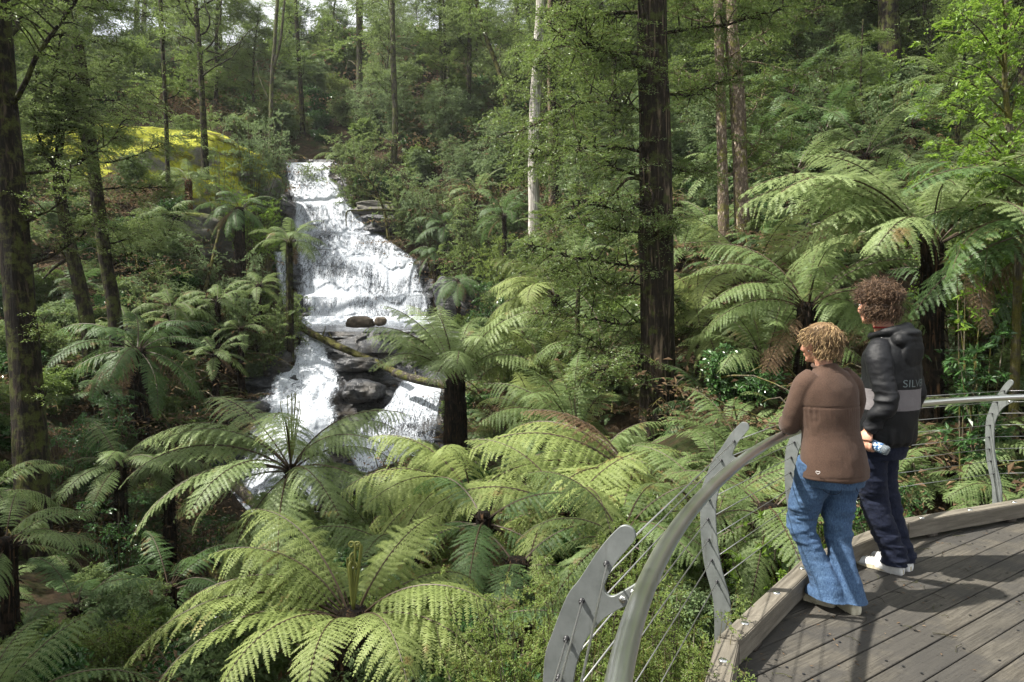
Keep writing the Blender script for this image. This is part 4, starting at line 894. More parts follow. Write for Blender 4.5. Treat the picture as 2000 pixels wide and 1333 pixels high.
for (sd,pts,d,w,lab,mt) in [(10,[(330,420),(325,250),(318,100),(310,-60)],30,.1,'thin mossy stem in front of the left half of the yellow dome','bark'),
    (11,[(525,300),(530,180),(536,90),(545,-40)],40,.13,'forked bare trunk standing behind the left bank bushes','bark_far'),
    (12,[(592,285),(588,180),(580,60),(575,-60)],47,.17,'mossy trunk rising straight above the lip of the falls','bark'),
    (13,[(768,380),(772,250),(768,120),(765,-60)],41,.2,'slim grey trunk on the bank right of the upper falls','bark_far'),
    (14,[(1000,330),(985,180),(945,60),(915,-60)],38,.14,'leaning thin trunk left of the white gum','bark_moss'),
    (15,[(1745,260),(1742,150),(1735,60),(1730,-80)],24,.42,'very thick dark mossy trunk high on the right','bark'),
    (16,[(1600,250),(1598,120),(1595,-60)],27,.14,'slender pale stem left of the thick dark trunk on the right','bark_far'),
    (17,[(912,340),(915,180),(918,60),(920,-60)],44,.17,'dark upright trunk on the skyline ridge','bark'),
    (18,[(864,330),(862,150),(858,-60)],47,.15,'narrow trunk against the bright sky gap','bark_far'),
    (19,[(1130,720),(1128,620),(1130,560)],14,.055,'short dark sapling stem between the ferns left of the brown trunk','bark'),
    (20,[(700,330),(702,150),(700,-60)],46,.24,'stout trunk in the forest right of the lip of the falls','bark_far')]:
    t=Tree(sd); a=pts[0]; b=base(a[0],a[1],d); p=t.trunk([b]+[up(x,y,d) for x,y in pts[1:]],w,w*.7,12,1.2,.12)
    if sd==11:
        q=smooth_path([up(532,140,40),up(548,80,40),up(556,0,40),up(570,-60,40)],10); t.t.tube(q,np.linspace(.1,.05,10),8)
        q=smooth_path([up(528,200,40),up(510,160,40),up(500,120,40)],8); t.t.tube(q,np.linspace(.06,.02,8),6)
    if sd==19:
        for k in range(5): a=t.rs.uniform(0,2*PI); q=t.limb(p[-1-k],(math.cos(a),math.sin(a),.3),.9,.012); t.leafy(q,.3,1.2,size=.035)
    elif sd not in (9,11):
        for k in range(9):
            z=p[0][2]+(p[-1][2]-p[0][2])*t.rs.uniform(.35,1); a=t.rs.uniform(0,2*PI); q=t.limb(p[np.argmin(abs(p[:,2]-z))],(math.cos(a),math.sin(a),.1),d*.055,.03); t.leafy(q,.024*d,2.6,size=.003*d,twigs=8,per=10)
    t.put('forest_tree' if sd!=19 else 'sapling',(0,0,0),lab,'tree' if sd!=19 else 'sapling',mt,'olive' if sd%2 else 'myrtle')
# bright leafy tree at the right edge
t=Tree(30); b=base(1985,560,7.6)
p=t.trunk([b,up(1990,420,7.6),up(1975,280,7.5),up(1962,140,7.5),up(1968,-40,7.5)],.045,.02,10,1.2,.05)
tg=[(1830,60),(1870,120),(1850,200),(1900,30),(1945,60),(1990,40),(1990,130),(1920,150),(1880,250),(1830,280),(1940,230),(1995,240),(1860,320),(1910,300),(1960,320),(2040,100),(2040,220),(2050,320),(1900,90),(1950,-30),(1990,180),(1870,20),(2010,10),(1840,140),(1975,280),(2000,350),(1930,350)]
for (x,y) in tg:
    e=up(x,y,7.5+t.rs.uniform(-.5,.6)); st=p[min(len(p)-1,max(2,np.argmin(abs(p[:,2]-(e[2]-.35)))))]
    q=smooth_path([st,(st+e)/2+np.array([0,0,.08]),e],8); t.t.tube(q,np.linspace(.012,.004,8),5,caps=False)
    cen=[];out=[]
    for j in range(8):
        i=t.rs.randint(3,8); cen.append(q[i]+t.rs.normal(0,.13,3)); out.append(unit(t.rs.normal(0,1,3)+np.array([0,0,.4])))
    t.fol(np.array(cen),np.array(out),.16,size=.052,twigs=4,per=8,flat=.6,asp=.42,tw=.0015)
t.put('leafy_tree',(0,0,0),'slender tree with bright yellow green leaves in the top right corner','tree','bark_twig','bright')
# glossy shrub by the man
def leafshrub(seed,px,py,d,w,h,ns,size,mat,label,name='shrub',cat='shrub',asp=.42,rad=.14,per=7,twigs=4,flat=.5,group=None,stem=.012,droop=.2,loc=None):
    t=Tree(seed); c=up(px,py,d) if loc is None else np.array(loc); zg=ground(c[0],c[1])-.08
    for k in range(ns):
        a=t.rs.uniform(0,2*PI); rr=w*t.rs.rand()**.6; top=np.array([c[0]+math.cos(a)*rr,c[1]+math.sin(a)*rr*.8,c[2]-h*t.rs.rand()**1.6*.7])
        bs=np.array([c[0]+math.cos(a)*rr*.15,c[1]+math.sin(a)*rr*.15,zg])
        md=(bs+top)/2+np.array([math.cos(a),math.sin(a),0])*rr*-.12
        q=smooth_path([bs,md,top],12); t.t.tube(q,np.linspace(stem,stem*.25,12),5,caps=False)
        m=max(3,int(h*.8/rad)); cen=[];out=[]
        for j in range(m):
            i=np.clip(11-j*(11*min(1,h/max(.2,top[2]-zg)))/m,0,11); i0=int(i); pt=q[i0]; o=unit(t.rs.normal(0,1,3)*np.array([1,1,.5])); cen.append(pt+o*rad*t.rs.rand()*1.1); out.append(o)
        t.fol(np.array(cen),np.array(out),rad,size=size,twigs=twigs,per=per,flat=flat,asp=asp,tw=.0016+rad*.004,droop=droop)
    t.t.n and None
    root=empty(name,(0,0,0),0,label,cat,group); t.t.obj('stems',MAT['bark_twig'],root); t.c.obj('foliage',[MAT[mat],MAT['bark_twig']],root,smooth=False); return root
S_=leafshrub
S_(40,1925,545,6.9,.42,1.5,7,.09,'gloss','tall shrub with shiny lance shaped leaves behind the handrail right of the man',asp=.38,rad=.17,per=6,twigs=5)
S_(41,1890,460,7.0,.2,.8,3,.07,'bright','thin leafy stem with fresh green tips above the glossy shrub',asp=.36,rad=.13,per=4,twigs=3)
S_(42,1510,1010,5.2,.42,.8,16,.05,'bright','bright leafy seedling clump behind the cables left of the woman',asp=.45,rad=.12,per=5,twigs=4)
S_(43,1745,960,5.9,.35,.6,10,.05,'gloss','leafy clump seen through the cables between the couple',asp=.45,rad=.12,per=5,twigs=4)
S_(44,1620,960,5.7,.3,.7,10,.05,'bright','green leafy clump between the woman and the kerb',asp=.45,rad=.12,per=5,twigs=4)
S_(45,1850,690,8.2,.5,1.0,9,.07,'gloss','dark shiny leaved bush behind the man shoulder',asp=.4,rad=.16,per=5,twigs=4)
for i,(a,b,d,w,h,n,lab) in enumerate([(1140,1085,3.3,.5,.9,40,'fine leaved pale green bush behind the near blade post'),(1010,1150,3.5,.45,.9,34,'fine leaved bush left of the near blade post'),(1290,1120,3.4,.4,.8,30,'fine leaved bush seen between the handrail and the near blade post'),(1070,1190,2.8,.4,.8,34,'low fine leaved bush under the near blade post'),(1330,1230,3.0,.35,.6,26,'low fine leaved bush under the handrail by the kerb joint'),(960,1260,3.6,.45,.8,34,'low fine leaved bush right of the nearest fern'),(1215,1040,5.0,.4,.5,18,'fine leaved bush beyond the tip of the near blade post')]):
    S_(50+i,a,b,d,w,h,n,.013 if d<4 else .02,'tea',lab,asp=.5,rad=.085,per=13,twigs=6,flat=.8,stem=.005)
for i,(a,b,d,w,h,n,sz,mt,lab) in enumerate([(190,790,14,.8,1.7,26,.06,'gloss','dark leafy shrub with broad leaves on the left bank beside the big trunk'),
    (120,830,12.5,.5,1.0,14,.05,'gloss','small leafy shrub hugging the right side of the big left trunk'),
    (560,575,28,.7,1.3,16,.09,'olive','dense bush around the base of the slim mossy fern trunk'),
    (530,600,27,1.4,2.0,30,.1,'olive','large olive bush overhanging the top of the lower cascade'),
    (440,560,26.5,1.3,2.0,26,.09,'greygreen','grey green bush in the middle of the left bank'),
    (480,500,29,1.1,1.6,20,.09,'greygreen','bluish bush in front of the thin water veil'),
    (480,380,31,1.4,1.6,22,.09,'bright','light green leafy crown left of the upper falls'),
    (520,395,30.5,.7,1.6,12,.09,'bright','small bright leaved tree touching the left edge of the falls'),
    (490,230,36,1.7,4.0,40,.11,'greygreen','tall grey green bush between the mossy dome and the falls'),
    (530,235,38,1.1,3.4,26,.11,'greygreen','grey green tree directly left of the lip of the falls'),
    (610,330,42,.8,1.2,10,.1,'olive','dark bush hanging beside the lip of the falls'),
    (700,260,40,2.2,3.6,40,.12,'olive','brown green bush right of the lip of the falls'),
    (790,330,37.5,1.8,3.0,36,.11,'olive','rounded green bush right of the upper falls'),
    (850,350,36,1.8,3.0,34,.11,'greygreen','soft green bush on the right bank above the dark fern'),
    (930,400,33.5,1.8,2.6,34,.1,'olive','feathery yellowish bush on the right bank'),
    (985,470,30,1.6,2.4,34,.1,'tea','pale feathery bush left below the white gum'),
    (900,480,33,1.2,1.8,20,.1,'myrtle','dark bush above the black wet rock'),
    (960,560,28,1.1,1.8,20,.09,'gloss','fresh green bush on the bank right of the pool'),
    (1100,470,22,1.8,2.6,46,.07,'olive','broad fine leaved bush under the white gum'),
    (1180,520,19,1.5,2.4,40,.065,'myrtle','fine leaved sapling thicket left of the brown trunk'),
    (1080,620,17,1.2,1.8,26,.06,'olive','fine leaved bush above the bright ferns'),
    (1360,420,20,1.4,2.4,30,.07,'myrtle','shaded bush between the brown trunk and the twin pale trunks'),
    (1590,230,21,1.6,2.0,34,.09,'greygreen','pale spreading shrub high in the middle of the right slope'),
    (1740,170,18,1.0,2.4,24,.07,'greygreen','loose pale leaved sapling on the right slope'),
    (1700,120,24,1.6,2.6,30,.09,'bright','lighter green sapling in the dark upper right'),
    (1880,330,9.5,1.1,1.6,34,.045,'bright','sunlit bush under the bright tree at the right edge'),
    (2010,380,9,1.0,1.6,26,.05,'bright','bush with yellow green leaves at the right edge above the fern'),
    (1600,440,14.5,1.0,1.2,20,.05,'olive','low brown green bush behind the wide fern'),
    (430,300,33,.9,1.6,14,.09,'olive','thin bush before the right end of the yellow dome'),
    (350,230,38,2.4,3.6,40,.13,'olive','dark bush behind the crest of the yellow dome'),
    (90,620,20,1.0,1.6,20,.06,'olive','bush behind the big left trunk on the left bank'),
    (300,520,26,1.2,1.4,22,.08,'olive','brownish bush below the mossy shelf'),
    (380,480,28,1.2,1.4,22,.09,'greygreen','thicket of pale twiggy leaves in the upper left bank'),
    (250,560,24,1.1,1.4,22,.08,'olive','bush behind the forked dark tree'),
    (230,980,11,.7,1.0,18,.045,'gloss','leafy seedling clump in the shade at lower left'),
    (400,1000,14.5,.6,.8,14,.05,'gloss','small leafy clump at the dark gully edge'),
    (560,1080,14,.5,.5,10,.05,'gloss','leafy plant on the mossy log in the gully')]):
    S_(70+i,a,b,d,w,h,n,sz,mt,lab,asp=.5,rad=max(.2,.012*d+.08),per=9,twigs=6,flat=.6,stem=.006+.0006*d)

_ord=['leftmost','second from left','third from left','fourth from left','fifth from left','sixth from left','seventh from left','eighth from left','ninth from left','tenth from left','eleventh from left','twelfth from left','rightmost']
for gname in ('tree ferns on the shaded right hand slope','tree ferns behind the big brown trunk','ferns in the left bank undergrowth'):
    L=sorted([o for o in scene.objects if o.get('group')==gname],key=lambda o:o.location.x/o.location.y)
    for i,o in enumerate(L): o['label']=o['label']+', '+(_ord[i] if i<len(L)-1 else 'rightmost')
# ------------------------------------------------------------------ forest on the slopes: one of each kind, then copies
def proto_tree(seed,kind):
    t=Tree(seed); rs=t.rs
    if kind=='gum':
        p=t.trunk([(0,0,-.6),(0,0,3),(.25*rs.normal(),.2*rs.normal(),10),(.5*rs.normal(),.3*rs.normal(),19),(.6*rs.normal(),.5*rs.normal(),27)],.24,.1,12,1.3,.08)
        for k in range(16):
            z=rs.uniform(9,26); a=rs.uniform(0,2*PI); q=t.limb(p[np.argmin(abs(p[:,2]-z))],(math.cos(a),math.sin(a),.6),rs.uniform(2,4),.05,up=.08); t.leafy(q,.8,1.3,size=.13,twigs=6,per=8,flat=.5)
        return t,'bark_far','greygreen'
    if kind=='beech':
        p=t.trunk([(0,0,-.6),(.1,0,3),(.3*rs.normal(),.3*rs.normal(),8),(.5*rs.normal(),.4*rs.normal(),14)],.2,.06,12,1.3,.1)
        for k in range(34):
            z=rs.uniform(2.2,14); a=rs.uniform(0,2*PI); q=t.limb(p[np.argmin(abs(p[:,2]-z))],(math.cos(a),math.sin(a),.15),rs.uniform(1.6,3.4),.035,up=.03,n=5,seg=6); t.leafy(q,.75,2.3,start=.15,size=.105,twigs=7,per=9,flat=.3)
        return t,'bark','myrtle'
    if kind=='wattle':
        p=t.trunk([(0,0,-.5),(.2,0,2),(.5*rs.normal(),.4*rs.normal(),5.5),(.8*rs.normal(),.6*rs.normal(),9)],.11,.04,9,1.2,.1)
        for k in range(22):
            z=rs.uniform(1.6,9); a=rs.uniform(0,2*PI); q=t.limb(p[np.argmin(abs(p[:,2]-z))],(math.cos(a),math.sin(a),.5),rs.uniform(1.4,2.8),.03,up=.08,n=5,seg=6); t.leafy(q,.7,2.2,start=.15,size=.1,twigs=7,per=9,flat=.6,asp=.32)
        return t,'bark_far','olive'
    if kind=='bush':
        for j in range(7):
            a=rs.uniform(0,2*PI); r=rs.uniform(.3,1.5)
            q=smooth_path([(0,0,-.4),(math.cos(a)*r*.4,math.sin(a)*r*.4,1.2),(math.cos(a)*r,math.sin(a)*r,rs.uniform(2.2,4.2))],10); t.t.tube(q,np.linspace(.05,.012,10),6,caps=False); t.leafy(q,.62,4.2,start=.12,size=.09,twigs=7,per=10,flat=.5)
        return t,'bark_twig','greygreen'
PROTO={}
for kind,nv in (('gum',2),('beech',3),('wattle',2),('bush',3)):
    for v in range(nv):
        t,tm,cm=proto_tree(200+len(PROTO)*3,kind)
        PROTO[(kind,v)]=(t.t.mesh('trunk',MAT[tm]),t.c.mesh('crown',[MAT[cm],MAT['bark_twig']],smooth=False),nv)
KN={'gum':('gum_tree','tall pale stemmed gum,','gum trees','tree'),
    'beech':('beech_tree','dark layered beech,','beech trees','tree'),
    'wattle':('wattle_tree','slender feathery olive tree,','feathery trees','tree'),
    'bush':('bush','rounded grey green bush,','bushes of the thicket','shrub')}
REG=[(185,'behind the big left trunk'),(500,'behind the mossy dome'),(700,'above the lip of the falls'),(900,'on the ridge right of the falls'),(1060,'up the slope left of the white gum'),(1270,'between the white gum and the brown trunk'),(1420,'between the brown trunk and the pale pair'),(1720,'right of the pale twin trunks'),(1880,'around the thick dark upper right trunk'),(9999,'at the upper right edge')]
def plant(kind,x,y,sc,rnd,lab=None,grp=None):
    reg=[r for lim,r in REG if x/max(y,.1)*FPX+1000<lim][0]; far='far off' if y>52 else 'nearer' if y<40 else 'midway'
    v=rnd.randrange(PROTO[(kind,0)][2]); tm,cm,_=PROTO[(kind,v)]; nm,l,g,c=KN[kind]; l='%s %s, %s'%(l,far if reg not in('above the lip of the falls',) else far,reg); g='%s %s, %s'%(g,reg,far)
    root=empty(nm,(x,y,ground(x,y)-.05),rnd.uniform(0,6.28),lab or l,c,grp or g); root.scale=(sc*rnd.uniform(.9,1.1),sc*rnd.uniform(.9,1.1),sc*rnd.uniform(.88,1.12))
    link(bpy.data.objects.new('trunk',tm),root); link(bpy.data.objects.new('crown',cm),root)
rnd=random.Random(77)
d=15.
cnt=0
while d<68:
    st=2.2+d*.036
    px=-220+rnd.uniform(0,60)
    while px<2250:
        x=(px-1000)/FPX*d; dd=d+rnd.uniform(-.5,.5)*st*.8
        dm=np.interp(px,[-300,-50,100,190,200,480,500,600,700,850,960,1000,1100,1200,1300,1500,1700,1900,2100,2300],[23,25,39,40,41,41,42.5,48,43,38.5,34,32,25.5,21,19.5,20,19,13,13,13])
        if dd>dm and not (560<px<690 and dd<50):
            sky=440<px<1010
            r=rnd.random()
            near=dd<dm+7
            if near: kind='bush' if r<.66 else ('wattle' if r<.84 else 'beech'); sc=rnd.uniform(.7,1.15)*(.8 if dd<24 else 1)
            elif dd<52: kind='bush' if r<.3 else ('beech' if r<.62 else ('wattle' if r<.84 else 'gum')); sc=rnd.uniform(.8,1.1)
            else:
                kind=('gum' if r<.3 else 'bush' if r<.55 else 'wattle' if r<.72 else 'beech') if sky else ('gum' if r<.3 else 'beech'); sc=rnd.uniform(.75,1.05)
                if sky: sc=rnd.uniform(1.3,1.7) if kind=='bush' else rnd.uniform(.65,.95) if kind!='gum' else 1
            if sky and dd<52 and kind in('beech','wattle'): sc*=.8
            if 1100<px<1500 and dd<24 and kind!='bush': kind='bush'; sc=.6
            if dd<22: sc*=.62
            plant(kind,(px-1000)/FPX*dd,dd,sc,rnd); cnt+=1
        px+=st*FPX/d*rnd.uniform(.75,1.25)*(1.0 if d<50 else 1.3)
    d+=st*.95
print('forest copies',cnt)
# canopy trees just outside the view that shade the gully and dapple the deck
for (x,y,k,s,lab) in [(-9,6,'beech',1.15,'beech leaning over the gully left of the view'),(-13.5,12,'beech',1.2,'beech on the left bank just outside the view'),(-16,17,'gum',1,'gum behind the left bank outside the view'),(-4.6,-1.3,'wattle',1.75,'feathery tree beside the deck left of the photographer'),(-3.6,-3.5,'beech',1.0,'beech behind the deck')]:
    plant(k,x,y,s,rnd,lab,'trees just left of the view')

# ------------------------------------------------------------------ logs and dead wood
def log(name,pts,r0,r1,mat,label,seed,stubs=0,cat='log',moss=None):
    t=Tree(seed); p=smooth_path(pts,30); m=len(p); n=14; th=np.arange(n)*2*PI/n
    J=1+.12*vnoise(np.stack([np.repeat(np.arange(m)*.3,n),np.tile(np.cos(th)*2,m),np.tile(np.sin(th)*2,m)],1),1.1,seed).reshape(m,n)
    t.t.tube(p,np.linspace(r0,r1,m),n,jit=J)
    for k in range(stubs): i=t.rs.randint(4,m-2); t.limb(p[i],t.rs.normal(0,1,3)+np.array([0,0,.5]),t.rs.uniform(.3,.9),r1*.35,n=5,seg=4)
    o=t.t.obj(name,MAT[mat]); return tag(o,label,cat)
log('fallen_log',[up(560,600,29.5),up(590,640,28.8),up(650,672,27.8),up(720,702,27),up(785,733,25.8)],.16,.13,'bark_moss','mossy fallen trunk slanting across the top of the lower cascade',301,3)
log('fallen_log',[up(770,728,25.2),up(815,742,24.6),up(870,752,24.1),up(930,756,23.6),up(1000,760,23.0)],.15,.17,'log','smooth grey log spanning behind the stout fern trunk',302,1)
log('fallen_log',[up(450,938,20.3),up(478,965,20.1),up(505,1000,19.9)],.16,.15,'log','short dark log propped in the foam left of the crozier fern',303)
log('fallen_log',[up(380,1045,17.5),up(500,1032,17.6),up(600,1018,17.9),up(700,1010,18.2),up(760,1005,18.4)],.24,.2,'bark_moss','dark mossy log lying across the stream below the cascade',304,3)
log('fallen_log',[up(545,1000,18.3),up(600,994,18.3),up(650,992,18.4)],.09,.08,'log','thin pale grey log above the mossy one at the cascade foot',305)
log('fallen_log',[up(70,742,20.5),up(110,728,20.6),up(155,708,20.8)],.13,.11,'log','bare grey stick of a log on the left bank beside the big left trunk',306,1)
log('fallen_log',[up(760,1130,9.5),up(850,1080,9.8),up(960,1040,10)],.2,.15,'bark_moss','half hidden mossy log behind the nearest fern on its right',307,1)
log('fallen_log',[up(450,1160,10.8),up(420,1120,11.2),up(400,1095,12)],.08,.05,'bark_moss','mossy branch leaning in the dark gully',308,1)
log('fallen_log',[up(720,930,21.3),up(790,905,21.4),up(860,880,21.8)],.12,.1,'log','slanting dark log at the foot of the right cascade',309,1)
log('leaning_stem',[up(385,610,27),up(402,560,27.5),up(417,500,28),up(428,450,28.5)],.09,.05,'bark_moss','mossy leaning stem on the left bank below the dark skirted fern',310,2,'tree stem')
log('dead_branch',[up(770,412,36.5),up(730,410,35.5),up(700,412,34.8),up(678,414,34.2),up(676,442,34)],.06,.025,'bark_moss','mossy dead branch poking out over the upper falls',311,3,'branch')
t=Tree(312); p=t.trunk([up(760,470,37),up(752,420,37),up(738,380,36.8),up(715,340,36.5)],.1,.03,8,1,.1)
for k in range(14): i=t.rs.randint(3,len(p)); t.limb(p[i],t.rs.normal(0,1,3)+np.array([-.5,0,.4]),t.rs.uniform(.8,2),.03,wig=.35,n=5,seg=7)
tag(t.t.obj('dead_shrub',MAT['bark_moss']),'tangle of bare mossy branches right of the upper falls','dead shrub')

# ------------------------------------------------------------------ undergrowth: stuff scattered on the floor
ucol=bpy.data.collections.new('undergrowth_pieces')
def piece(name,me): o=bpy.data.objects.new(name,me); ucol.objects.link(o)
for v in range(3):     # ground ferns
    rs=random.Random(v); V=[];F=[];M=[];n0=0
    for k in range(9):
        me=frond(['fern','fern_dark','fern'][v],[2,3,4,5,4,3,5,6,2][k],v%2,1); l=rs.uniform(.6,1.0)
        co=np.empty(len(me.vertices)*3,dtype=np.float32); me.vertices.foreach_get('co',co); co=co.reshape(-1,3)*l
        fi=np.empty(len(me.polygons)*4,dtype=np.int32); me.loops.foreach_get('vertex_index',fi); mi=np.empty(len(me.polygons),dtype=np.int32); me.polygons.foreach_get('material_index',mi)
        V.append(co@np.array(Matrix.Rotation(k*2.4+rs.uniform(-.3,.3),3,'Z')).T); F.append(fi.reshape(-1,4)+n0); M.append(mi); n0+=len(co)
    piece('a_fern%d'%v,mesh('ground_fern',np.concatenate(V),np.concatenate(F),[MAT[['fern','fern_dark','fern'][v]],MAT['stipe']],False,np.concatenate(M)))
for v,(mt,sz,h) in enumerate([('myrtle',.07,.8),('olive',.06,.9),('gloss',.075,.6),('greygreen',.06,1.0),('tea',.035,.7)]):
    t=Tree(400+v)
    for j in range(9):
        a=t.rs.uniform(0,2*PI); r=t.rs.uniform(.1,.5); q=smooth_path([(0,0,-.1),(math.cos(a)*r*.5,math.sin(a)*r*.5,h*.5),(math.cos(a)*r,math.sin(a)*r,h*t.rs.uniform(.6,1.1))],6)
        t.leafy(q,.22,3.2,start=.1,size=sz,twigs=5,per=7,flat=.6,sub=False)
    piece('b_bush%d'%v,t.c.mesh('ground_bush',[MAT[mt],MAT['bark_twig']],smooth=False))
for v in range(2):     # dead litter: brown fronds and sticks
    t=Tree(420+v); rs=t.rs
    for j in range(14):
        a=rs.uniform(0,2*PI); c=rs.normal(0,.45,3)*np.array([1,1,0]); L=rs.uniform(.3,1.1); q=[c,c+np.array([math.cos(a)*L*.5,math.sin(a)*L*.5,rs.uniform(.03,.25)]),c+np.array([math.cos(a)*L,math.sin(a)*L,rs.uniform(0,.15)])]
        t.c.tube(smooth_path(q,5),np.linspace(.012,.004,5),4,caps=False,mi=1)
    n=260; C=rs.normal(0,.5,(n,3))*np.array([1,1,.05])+np.array([0,0,.05]); Vv,Ff=leaves(C,unit(np.array([0,0,1])+rs.normal(0,.5,(n,3))),rs.normal(0,1,(n,3)),.09,rs,.4); t.c.add(Vv,Ff,0)
    piece('c_litter%d'%v,t.c.mesh('litter',[MAT['fern_dead'],MAT['bark_twig']],smooth=False))
rs=np.random.RandomState(9); pts=[]
for d0,d1,dens in ((2.2,8,5.0),(8,16,3.2),(16,28,2.2),(28,46,1.1),(46,64,.5)):
    n=int((d1-d0)*(d1+d0)*.9*dens); dd=np.sqrt(rs.uniform(d0**2,d1**2,n)); xx=rs.uniform(-.9,.9,n)*dd; pts.append(np.stack([xx,dd],1))
pts=np.concatenate(pts)
q=np.interp(pts[:,1],CH[:,0],CH[:,1]); lo=np.interp(pts[:,1],CH[:,0],CH[:,2]); hi=np.interp(pts[:,1],CH[:,0],CH[:,3])
ok=~((pts[:,1]>18.5)&(pts[:,1]<46)&(pts[:,0]>lo-.1)&(pts[:,0]<hi+.3))
kx=np.interp(pts[:,1],[-3,1.2,3.2,4.3,5.1,5.7,5.9,6.0],[-.3,-.05,.75,1.6,2.6,4.0,5.5,12]); ok&=~((pts[:,1]<6.0)&(pts[:,0]>kx))
gpx=pts[:,0]/pts[:,1]*FPX+1000
ok&=~((gpx>300)&(gpx<560)&(pts[:,1]>8)&(pts[:,1]<20)&(rs.rand(len(pts))<.85))     # the dark gully
ok&=~((gpx<640)&(pts[:,1]>3.5)&(pts[:,1]<13)&(rs.rand(len(pts))<.55))
ok&=~((pts[:,1]>32)&(pts[:,1]<41)&(gpx<490)&(gpx>0))
pts=pts[ok]; gz=groundN(pts); n=len(pts); print('undergrowth',n)
pxs=pts[:,0]/pts[:,1]*FPX+1000; u=rs.rand(n)
idx=np.where(u<.3,rs.randint(0,3,n),np.where(u<.82,rs.randint(3,8,n),rs.randint(8,10,n)))
near=pts[:,1]<4.6; idx=np.where(near&(u<.75),7,idx)
lb=(pxs<560)&(pts[:,1]>12); idx=np.where(lb&(u>.62),rs.randint(8,10,n),idx)
idx=np.where((pxs>850)&(pts[:,1]>5)&(pts[:,1]<20)&(u<.8),rs.randint(0,3,n),idx)
sc=rs.uniform(.55,1.2,n)*np.where(idx<3,.95,1)*np.where(idx>=8,1.4,1)*np.interp(pts[:,1],[2,8,20,45,62],[.7,.85,1.15,1.8,3.2])
gnrm=np.stack([-(groundN(pts+[.2,0])-gz)/.2,-(groundN(pts+[0,.2])-gz)/.2,np.ones(n)],1)
rx=np.clip(np.arctan(-gnrm[:,1])*-.0,-.5,.5)
me=bpy.data.meshes.new('undergrowth'); me.vertices.add(n); me.vertices.foreach_set('co',np.column_stack([pts,gz-.03]).astype(np.float32).ravel())
a=me.attributes.new('idx','INT','POINT'); a.data.foreach_set('value',idx.astype(np.int32))
a=me.attributes.new('sc','FLOAT','POINT'); a.data.foreach_set('value',sc.astype(np.float32))
a=me.attributes.new('rot','FLOAT_VECTOR','POINT'); a.data.foreach_set('vector',np.stack([rs.normal(0,.15,n),rs.normal(0,.15,n),rs.uniform(0,6.28,n)],1).astype(np.float32).ravel())
ug=link(bpy.data.objects.new('undergrowth',me)); tag(ug,'low ferns, leafy plants and brown litter covering the forest floor',kind='stuff')
ng=bpy.data.node_groups.new('scatter','GeometryNodeTree'); ng.interface.new_socket('Geometry',in_out='INPUT',socket_type='NodeSocketGeometry'); ng.interface.new_socket('Geometry',in_out='OUTPUT',socket_type='NodeSocketGeometry')
gi=ng.nodes.new('NodeGroupInput'); go=ng.nodes.new('NodeGroupOutput'); ip=ng.nodes.new('GeometryNodeInstanceOnPoints'); ci=ng.nodes.new('GeometryNodeCollectionInfo')
ci.inputs['Collection'].default_value=ucol; ci.inputs['Separate Children'].default_value=True; ci.inputs['Reset Children'].default_value=True
def na(nm,t): x=ng.nodes.new('GeometryNodeInputNamedAttribute'); x.data_type=t; x.inputs[0].default_value=nm; return x.outputs[0]
L_=ng.links.new; L_(gi.outputs[0],ip.inputs['Points']); L_(ci.outputs[0],ip.inputs['Instance']); ip.inputs['Pick Instance'].default_value=True
L_(na('idx','INT'),ip.inputs['Instance Index']); L_(na('sc','FLOAT'),ip.inputs['Scale'])
er=ng.nodes.new('FunctionNodeEulerToRotation'); L_(na('rot','FLOAT_VECTOR'),er.inputs[0]); L_(er.outputs[0],ip.inputs['Rotation']); L_(ip.outputs[0],go.inputs[0])
mod=ug.modifiers.new('scatter','NODES'); mod.node_group=ng

# fallen leaves, bark and twigs on the boards
t=Tree(500); rs=t.rs; n=0; C=[]
while len(C)<520:
    x,y=rs.uniform(.2,7.5),rs.uniform(.5,5.8)
    kx=np.interp(y,[-3,1.2,3.2,4.3,5.1,5.7,5.9,6.0],[.12,.22,1.1,2.0,3.1,4.6,6,12])
    if x<kx+.03: continue
    edge=x-kx
    if rs.rand()<np.exp(-edge/.35)*.9+.12: C.append((x,y,.006))
C=np.array(C); V,F=leaves(C,unit(np.array([0,0,1])+rs.normal(0,.12,C.shape)),rs.normal(0,1,C.shape),.022,rs,.35,.08); t.c.add(V,F,0)
for k in range(190):
    c=C[rs.randint(len(C))]+np.array([rs.normal(0,.05),rs.normal(0,.05),.0]); a=rs.uniform(0,2*PI); L=rs.uniform(.02,.12)
    if c[0]<np.interp(c[1],[-3,1.2,3.2,4.3,5.1,5.7,5.9,6.0],[.12,.22,1.1,2.0,3.1,4.6,6,12])+.06: continue
    t.c.tube([c,c+np.array([math.cos(a)*L*.5,math.sin(a)*L*.5,.004]),c+np.array([math.cos(a+.2)*L,math.sin(a+.2)*L,0])],.0014,4,caps=False,mi=1)
tag(t.c.obj('leaf_litter',[MAT['fern_dead'],MAT['bark']],smooth=False),'scattered dry leaves and twigs on the deck boards',kind='stuff')
